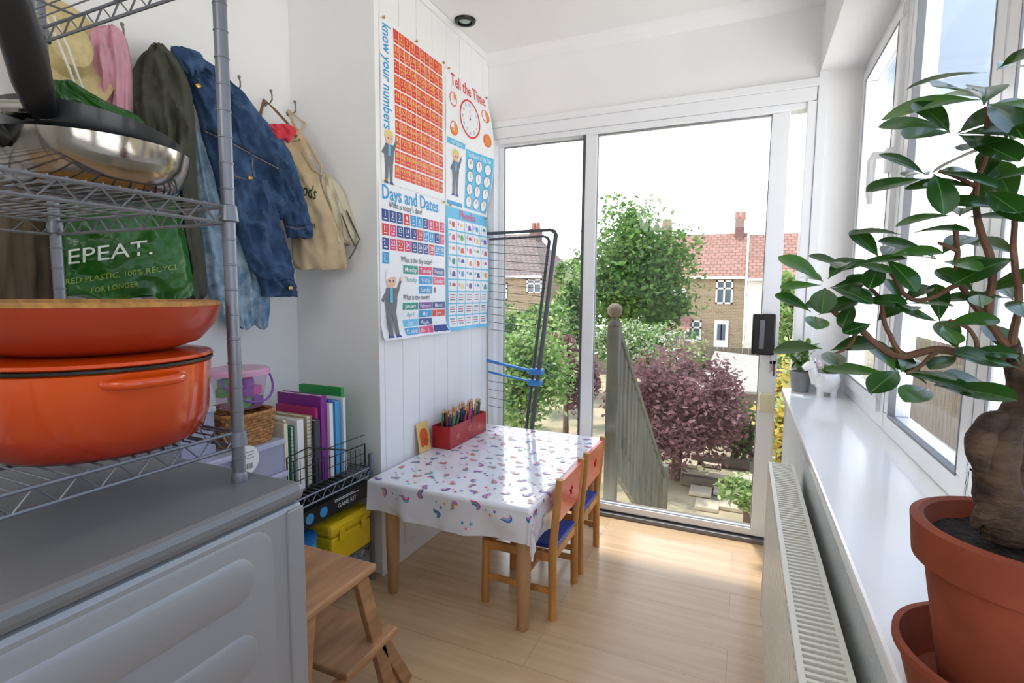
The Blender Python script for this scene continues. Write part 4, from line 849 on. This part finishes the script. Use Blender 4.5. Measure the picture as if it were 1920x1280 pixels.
o=Vector((.035,0,0)); b=MB(); b.lathe([(.0001,.02),(.03,.02),(.05,.045),(.052,.08),(.044,.105),(.04,.105),(.046,.08),(.03,.05),(.0001,.05)],uc+o,28)
for (dx,dy) in ((-.025,-.02),(.025,-.02),(-.025,.02),(.025,.02)): b.lathe([(.014,0),(.013,.02),(.016,.045)],uc+o+Vector((dx,dy,0)),12)
b.path([uc+Vector((-.002,0,.06)),uc+Vector((-.02,-.004,.10)),uc+Vector((-.03,-.006,.135))],[.026,.02,.018],14); b.path([uc+Vector((-.022,-.006,.14)),uc+Vector((-.045,-.012,.13)),uc+Vector((-.062,-.016,.118))],[.022,.019,.012],14)
b.build('body',cer,t,smooth=True)
b=MB(); b.lathe([(.005,0),(.0003,.03)],uc+Vector((-.032,-.008,.155)),10,mx=Matrix.Rotation(-.3,4,'Y')); b.build('horn',cer,t,smooth=True)
for dy in (-.014,.006): b=MB(); b.lathe([(.006,0),(.0003,.018)],uc+Vector((-.018,dy,.155)),8); b.build('ear',cer,t,smooth=True)
b=MB()
for k in range(3): b.ball(uc+Vector((-.004+k*.006,-.004,.15-k*.016)),.011)
b.build('mane',M('pale_pink_glaze','#e6c9cf',.3),t,smooth=True)
b=MB(); rn=random.Random(4)
for k in range(22):
    a=k*2.4; leaf(b,uc+o+Vector((0,0,.10)),Vector((cos(a),sin(a),rn.uniform(.4,1.6))),Vector((-cos(a)*.5,-sin(a)*.5,1)),.055,.018,.1,st0)
b.build('succulent',[M('succulent','#5f8a34',.5),M('succulent2','#76a044',.5)],t,fix=False)
gp=onz(1497,729,.80); gp.z=.8001; gp.x=max(gp.x,.235); gp.y=min(gp.y,2.745); t=thing('small_potted_plant','leafy green plant in a small grey pot beside the horse planter','plant',gp)
MB().lathe([(.0001,0),(.035,0),(.046,.09),(.048,.095),(.042,.095),(.04,.085),(.0001,.083)],gp,24).build('pot',M('grey_pot','#8c8f90',.6,vary=.1),t,smooth=True)
b=MB()
for k in range(60):
    a=k*2.4; el=rn.uniform(.2,1.3); s_=gp+Vector((rn.uniform(-.04,.04),rn.uniform(-.03,.02),.085+rn.random()*.13)); leaf(b,s_,Vector((cos(a)*cos(el),sin(a)*cos(el)*.7-.1,sin(el))),Vector((0,0,1)),.055,.024,.3,st0)
b.build('foliage',[MC['succulent'],MC['succulent2']],t,fix=False)
# ------------------------------------------------------------------ outside
GZ=-1.25
def gz(y): return GZ-max(0,y-9)*.055
grass=M('garden_ground','#7c7b5c',.95,hex2='#ae9d82',scale=1.6,bump=.2)
b=MB(); b.grid(lambda a,c:Vector((-30+70*a,2.95+60*c,gz(2.95+60*c)+.04*sin(a*90)*sin(c*60))),40,40); struct(b.build('ground',grass,base=(0,0,0)))
deckm=M('deck_wood','#6a685f',.8,vary=.15,scale=6)
b=MB()
for k in range(2): b.box((-2.0,2.96+k*.15,-.13),(.9,3.1+k*.15,-.08))
tag(b.build('deck',deckm,bevel=.004),'narrow weathered grey step just outside the patio door','step')
mossy=M('mossy_wood','#555446',.85,hex2='#6c6a5c',scale=5,stretch=(3,3,.5),bump=.2)
nb=ony(1153,582,3.45); t=thing('stair_newel_post','weathered wooden newel post with ball finial outside the patio door','post',(nb.x,nb.y,-.04))
MB().box((nb.x-.04,nb.y-.04,GZ-.05),(nb.x+.04,nb.y+.04,nb.z-.1)).build('post_shaft',mossy,t,bevel=.006)
MB().lathe([(.048,0),(.052,.01),(.042,.025),(.022,.035),(.02,.05)],(nb.x,nb.y,nb.z-.1),24).build('cap',mossy,t,smooth=True); MB().ball(nb,.05,n=24).build('ball_finial',M('finial_wood','#6e6351',.75,vary=.15),t,smooth=True)
p0=Vector((nb.x+.005,nb.y+.075,nb.z-.16)); p1=Vector((nb.x+.12,5.2,-.55))
t=thing('stair_balustrade','mossy wooden handrail and balusters descending into the garden','handrail',(nb.x+.1,4.6,GZ))
b=MB(); b.beam(p0,p1,.06,.045); b.build('handrail',mossy,t,bevel=.004)
b=MB(); b.beam(p0-Vector((0,0,.85)),p1-Vector((0,0,.60)),.04,.18); b.build('stringer',mossy,t)
for k in range(15):
    q=p0.lerp(p1,(k+.6)/15.5); b=MB(); b.box((q.x-.02,q.y-.035,q.z-.75),(q.x+.02,q.y+.035,q.z-.01)); b.build('baluster',mossy,t)
MB().box((p1.x-.045,p1.y,GZ-.05),(p1.x+.045,p1.y+.09,p1.z+.1)).build('lower_post',mossy,t)
def lm(k,h1,h2): return M('leaves_'+k,h1,.6,hex2=h2,scale=3)
def shrub(name,label,cat,c,rad,n,sz,mats,trunk=None,seed=0,group=None,clumps=26):
    rn=random.Random(seed); c=Vector(c); t=thing(name,label,cat,(c.x,c.y,trunk if trunk is not None else c.z-rad[2]),group); b=MB()
    cl=[]
    for k in range(clumps):
        v=Vector((rn.gauss(0,1),rn.gauss(0,1),rn.gauss(0,1))).normalized()*rn.uniform(.35,.95); cl.append((v,rn.uniform(.16,.42)))
    for k in range(n):
        v,r=cl[rn.randrange(clumps)]; w=Vector((rn.gauss(0,1),rn.gauss(0,1),rn.gauss(0,1))).normalized()*r*rn.uniform(.5,1.25)
        q=v+w; p=c+Vector((q.x*rad[0],q.y*rad[1],q.z*rad[2])); d1=Vector((rn.gauss(0,1),rn.gauss(0,1),rn.gauss(0,.6))).normalized(); d2=d1.cross(Vector((rn.gauss(0,1),rn.gauss(0,1),rn.gauss(0,1)))).normalized(); s=sz*rn.uniform(.6,1.3)
        b.mi=rn.randrange(len(mats)); b.poly([p-d1*s,p+d2*s*.5,p+d1*s,p-d2*s*.5])
    b.build('foliage',mats,t,fix=False)
    b=MB(); bz=trunk if trunk is not None else c.z-rad[2]*1.2; rr=.03+.05*rad[0]
    b.path([(c.x,c.y,bz),(c.x+.05*rad[0],c.y,(bz+c.z)/2),(c.x,c.y,c.z+.2*rad[2])],[rr,rr*.8,rr*.4],8)
    for k in range(6):
        v=cl[k][0]; b.path([(c.x,c.y,c.z-.4*rad[2]),c+Vector((v.x*rad[0]*.5,v.y*rad[1]*.5,v.z*rad[2]*.4)),c+Vector((v.x*rad[0],v.y*rad[1],v.z*rad[2]))],[rr*.5,rr*.35,rr*.15],6)
    b.build('stems',M('garden_bark','#5b4a3a',.9),t); return t
def leafy(k,h1,h2):
    # thin garden leaf: lets light through so the crowns glow softly instead of going black inside
    mt=lm(k,h1,h2); nt=mt.node_tree; N=nt.nodes; L=nt.links; tr_=N.new('ShaderNodeBsdfTranslucent'); tr_.inputs[0].default_value=lin(h2); mx=N.new('ShaderNodeMixShader'); mx.inputs[0].default_value=.4
    L.new(N['Principled BSDF'].outputs[0],mx.inputs[1]); L.new(tr_.outputs[0],mx.inputs[2]); L.new(mx.outputs[0],N['Material Output'].inputs[0]); return mt
g1=leafy('green','#55803a','#7c9e50'); g2=leafy('dark','#3f6630','#557c3c'); g3=leafy('pale','#97aa68','#b4c48c'); pu=leafy('purple','#7c5660','#96706f'); pu2=leafy('purple2','#634650','#805c5e'); yl=leafy('yellow','#c4a848','#dcc670'); bl=lm('blossom','#d2d0c4','#e2dfd8')
def at(u,v,y): return ony(u,v,y)
shrub('garden_tree','tall broad leafy green tree in the middle of the garden view','tree',at(1178,530,14),(1.7,1.3,1.8),17000,.08,[g1,g2,g1,g2],trunk=gz(14),seed=1,clumps=85)
shrub('garden_tree','slimmer green tree left of the patio door mullion','tree',at(1068,580,11),(.5,.6,1.05),4500,.065,[g1,g3,g2],trunk=gz(11),seed=2,clumps=40)
shrub('purple_bush','reddish purple leaved bush beside the garden steps','bush',at(1270,765,7.2),(.86,.7,.86),13000,.04,[pu,pu2,pu],trunk=GZ,seed=3,clumps=70)
shrub('purple_bush','smaller purple bush seen through the left glass pane','bush',at(1060,700,6.5),(.4,.45,.55),4500,.035,[pu,pu2,pu],trunk=GZ,seed=4,clumps=36)
shrub('garden_bush','pale green shrub behind the clothes airer','bush',at(970,700,5.2),(.58,.5,.66),8000,.035,[g3,g1,g1],trunk=GZ,seed=5,clumps=45)
shrub('garden_bush','dense green shrub low beyond the left pane','bush',at(960,640,8.6),(1.3,.7,.7),8000,.055,[g1,g3,g2],trunk=GZ,seed=6,clumps=45)
shrub('garden_bush','white flowering shrub above the purple bush','bush',at(1185,655,9.9),(1.1,.8,.62),9000,.04,[g3,bl,g1,g2,g3],trunk=gz(9.9),seed=7,clumps=45)
shrub('garden_bush','golden yellow shrub at the right edge of the door','bush',at(1462,800,5.2),(.26,.4,.62),3000,.035,[yl,g3,yl],trunk=GZ,seed=8)
shrub('garden_bush','low green plants by the paving stones','bush',at(1400,925,5.0),(.25,.25,.16),1200,.03,[g1,g3],trunk=GZ,seed=9)
shrub('garden_bush','dark leaved bush in the middle distance','bush',at(1262,680,12.4),(.9,.5,.42),5000,.06,[g2,pu2,g1],trunk=gz(12),seed=10,clumps=40)
shrub('garden_tree','bright green tree right of the neighbouring houses','tree',at(1478,590,17),(.6,.8,1.2),3000,.1,[g1,g3],trunk=gz(17),seed=12)
shrub('garden_bush','dark hedge plant shading the ground by the steps','bush',at(1378,808,8.4),(.5,.4,.42),5000,.045,[g2,pu2],trunk=GZ,seed=13,clumps=36)
shrub('garden_bush','low green shrub outside the side window','bush',(1.8,4.2,-.3),(.6,1.0,.7),4500,.045,[g1,g2,g3],trunk=GZ,seed=14)
shrub('garden_tree','pale green tree outside the side windows','tree',(3.6,8.5,1.3),(.6,.9,1.5),4000,.09,[g1,g3],trunk=GZ,seed=15)
pv=M('paving','#b8ab92',.9,vary=.1,scale=5)
for k in range(12):
    q=onz(1290+45*(k%3)+12*(k//3),865+26*(k//3),GZ+.05); tag(MB().box((q.x-.13,q.y-.14,GZ+.0),(q.x+.13,q.y+.14,GZ+.05)).build('paving_stone',pv,bevel=.01),'pale square paving stone in the garden below the steps','paving stone','garden paving stones')
logm=M('grey_log','#5a5045',.9,vary=.2,scale=8)
for k,(u,v,l,lb) in enumerate(((1330,900,.7,'old timber sleeper edging nearest the garden steps'),(1350,860,.8,'old timber sleeper edging farther down the garden'))):
    q=onz(u,v,GZ+.1); tag(MB().box((q.x-l/2,q.y-.06,GZ),(q.x+l/2,q.y+.06,GZ+.13)).build('timber_sleeper',logm,bevel=.015),lb,'timber')
c=at(1378,700,11.2); t=thing('garden_shed','low garden shed with pale grey felt roof','shed',(c.x,11.8,gz(11)))
MB().box((c.x-.55,11.4,gz(11)),(c.x+.6,12.5,c.z-.36)).build('shed_walls',M('shed_wood','#8c8274',.9,vary=.1),t)
b=MB(); b.prism([(c.x-.68,11.2,c.z-.42),(c.x+.7,11.2,c.z-.38),(c.x+.62,12.6,c.z+.16),(c.x-.45,12.6,c.z+.24)],(0,0,.05)); b.build('felt_roof',M('felt','#aca69b',.9,vary=.08),t)
fm=M('fence_wood','#7a6e62',.9,vary=.2,scale=3,stretch=(8,8,1))
b=MB()
for k in range(60): yy=3.6+k*.16; b.box((2.9,yy,GZ-.1),(2.92,yy+.15,GZ+1.75))
tag(b.build('garden_fence',fm),'brown close-board fence along the right of the garden','fence')
b=MB()
for k in range(50): x=-7+k*.2; b.box((x,19.5,gz(19)-.3),(x+.19,19.53,gz(19)+1.2))
tag(b.build('garden_fence',fm),'weathered fence across the end of the garden','fence')
# houses
brk=brickmat('brick_wall','#a08a6c','#867256','#ac9f8a',.24,.08,.012,.9,('X','Z')); tile=brickmat('roof_tiles','#a27a6a','#916a5a','#74544a',.35,.28,.03,.9,('X','Y')); tile2=brickmat('roof_tiles_grey','#857670','#766862','#5e504a',.35,.28,.03,.9,('X','Y'))
rend=M('white_render','#e2dfd6',.9); hw=M('house_white','#ebebe8',.5); hg=M('house_glass','#5d6872',.15); potm=M('chimney_pot','#a06450',.8)
HY=30
def house(name,label,u0,u1,vb,ve,vr,wins,wall,roofm,hipL=0,hipR=0,doors=(),chim=(),HYY=HY,dep=8):
    L=at(u0,ve,HYY).x; Rr=at(u1,ve,HYY).x; um=(u0+u1)/2; ze=at(um,ve,HYY).z; zb=at(um,vb,HYY).z-1; zr=at(um,vr,HYY+dep/2).z
    t=thing(name,label,'house',((L+Rr)/2,HYY,zb)); MB().box((L,HYY,zb),(Rr,HYY+dep,ze)).build('walls',wall,t)
    b=MB(); o=.3; y0,y1,ym=HYY-o,HYY+dep+o,HYY+dep/2
    b.add([Vector(q) for q in ((L,y0,ze),(Rr,y0,ze),(Rr,y1,ze),(L,y1,ze),(L+hipL,ym,zr),(Rr-hipR,ym,zr))],[(0,1,5,4),(2,3,4,5),(1,2,5),(3,0,4),(0,3,2,1)]); b.build('roof',roofm,t)
    b=MB(); b.box((L,HYY-.35,ze-.12),(Rr,HYY-.25,ze+.02)); b.build('gutter',hw,t)
    for (a,c,v0,v1) in wins:
        P=at(a,v0,HYY); Q=at(c,v1,HYY); b=MB(); f=.09; x0_,x1_,z1_,z0_=P.x,Q.x,P.z,Q.z; y=HYY-.06
        b.box((x0_,y,z0_),(x1_,y+.1,z0_+f)); b.box((x0_,y,z1_-f),(x1_,y+.1,z1_)); b.box((x0_,y,z0_),(x0_+f,y+.1,z1_)); b.box((x1_-f,y,z0_),(x1_,y+.1,z1_)); b.box(((x0_+x1_)/2-f/2,y,z0_),((x0_+x1_)/2+f/2,y+.1,z1_)); b.box((x0_,y,z0_+(z1_-z0_)*.62),(x1_,y+.1,z0_+(z1_-z0_)*.62+f)); w=b.build('window',hw,t)
        MB().box((x0_,HYY-.01,z0_),(x1_,HYY+.02,z1_)).build('pane',hg,w)
    for (a,c,v0,v1) in doors:
        P=at(a,v0,HYY); Q=at(c,v1,HYY); dd=MB().box((P.x,HYY-.08,Q.z),(Q.x,HYY+.02,P.z)).build('house_door',hw,t)
        MB().box((P.x+.15,HYY-.1,Q.z+.5),(P.x+.38,HYY-.07,P.z-.2)).build('pane',hg,dd); MB().box((Q.x-.38,HYY-.1,Q.z+.5),(Q.x-.15,HYY-.07,P.z-.2)).build('pane',hg,dd)
    for (a,c,v0,v1) in chim:
        P=at(a,v0,HYY+dep/2); Q=at(c,v1,HYY+dep/2); b=MB(); b.box((P.x,HYY+dep/2-.5,Q.z-.6),(Q.x,HYY+dep/2+.5,P.z-.45)); cc=b.build('chimney',M('chimney_brick','#80605a',.9,vary=.2),t)
        for k in range(2): MB().lathe([(.16,0),(.13,.45)],((P.x+Q.x)/2+(-.15+.3*k),HYY+dep/2,P.z-.45),10).build('chimney_pot',potm,cc)
    return t
house('terraced_house','brick terraced house with red tiled roof across the gardens',1215,1398,668,519,440,[(1343,1373,525,570),(1262,1288,540,562),(1283,1314,600,640),(1250,1276,620,642)],brk,tile,doors=[(1340,1364,600,655)],chim=[(1243,1258,412,440),(1380,1395,398,440)])
house('terraced_house','white rendered house at the right end of the terrace',1402,1520,668,522,438,[(1470,1490,560,600)],rend,tile,chim=[])
house('terraced_house','brown brick house with hipped roof behind the clothes airer',780,1019,668,518,442,[(934,951,530,562),(988,1016,523,550),(880,900,530,562)],brk,tile2,hipR=2.2,chim=[(998,1012,418,446)])
y0_=28.6; a_=at(1238,617,y0_); c_=at(1292,617,y0_); zt_=at(1265,596,y0_).z
b=MB(); b.prism([(a_.x,y0_,a_.z),(c_.x,y0_,a_.z),(c_.x,29.95,zt_),(a_.x,29.95,zt_)],(0,.0,-.12)); tag(b.build('porch_roof',tile),'small red tiled porch roof on the terraced house','roof')
# ------------------------------------------------------------------ light
w=bpy.data.worlds.new('sky'); bpy.context.scene.world=w; w.use_nodes=True; nt=w.node_tree; N=nt.nodes; L=nt.links
bg=N['Background']; tc=N.new('ShaderNodeTexCoord'); sp=N.new('ShaderNodeSeparateXYZ'); L.new(tc.outputs['Generated'],sp.inputs[0])
ma=N.new('ShaderNodeMath'); ma.operation='MULTIPLY_ADD'; ma.inputs[1].default_value=.45; L.new(sp.outputs['X'],ma.inputs[0]); L.new(sp.outputs['Z'],ma.inputs[2])
nz=N.new('ShaderNodeTexNoise'); nz.inputs['Scale'].default_value=3; nz.inputs['Detail'].default_value=6; L.new(tc.outputs['Generated'],nz.inputs[0])
r=N.new('ShaderNodeValToRGB'); e=r.color_ramp.elements; e[0].position=.27; e[0].color=(1,1,1,1); e[1].position=.40; e[1].color=(.15,.195,.255,1)
e2=e.new(.7); e2.color=(.24,.31,.44,1)
L.new(ma.outputs[0],r.inputs[0]); r2=N.new('ShaderNodeValToRGB'); r2.color_ramp.elements[0].position=.52; r2.color_ramp.elements[0].color=(0,0,0,1); r2.color_ramp.elements[1].position=.72; r2.color_ramp.elements[1].color=(1,1,1,1); L.new(nz.outputs['Fac'],r2.inputs[0])
mx=N.new('ShaderNodeMix'); mx.data_type='RGBA'; L.new(r2.outputs[0],mx.inputs[0]); L.new(r.outputs[0],mx.inputs[6]); mx.inputs[7].default_value=(.5,.52,.56,1); L.new(mx.outputs[2],bg.inputs[0]); bg.inputs[1].default_value=4.2
sd=bpy.data.lights.new('sun','SUN'); sd.energy=4.6; sd.angle=.06; sd.color=(1,.98,.95); so=bpy.data.objects.new('sun',sd); COL.objects.link(so)
so.rotation_euler=Vector((-.06,.24,.96)).to_track_quat('Z','Y').to_euler()
ld=bpy.data.lights.new('fill_light','AREA'); ld.energy=28; ld.size=1.4; ld.color=(1,.99,.97); lo=bpy.data.objects.new('fill_light',ld); COL.objects.link(lo); lo.location=(-.7,-1.4,2.5)  # unseen area lamp added behind the camera as interior fill
lo.rotation_euler=Vector((.0,-.5,.8)).to_track_quat('Z','Y').to_euler()
bpy.context.scene.view_settings.view_transform='Standard'
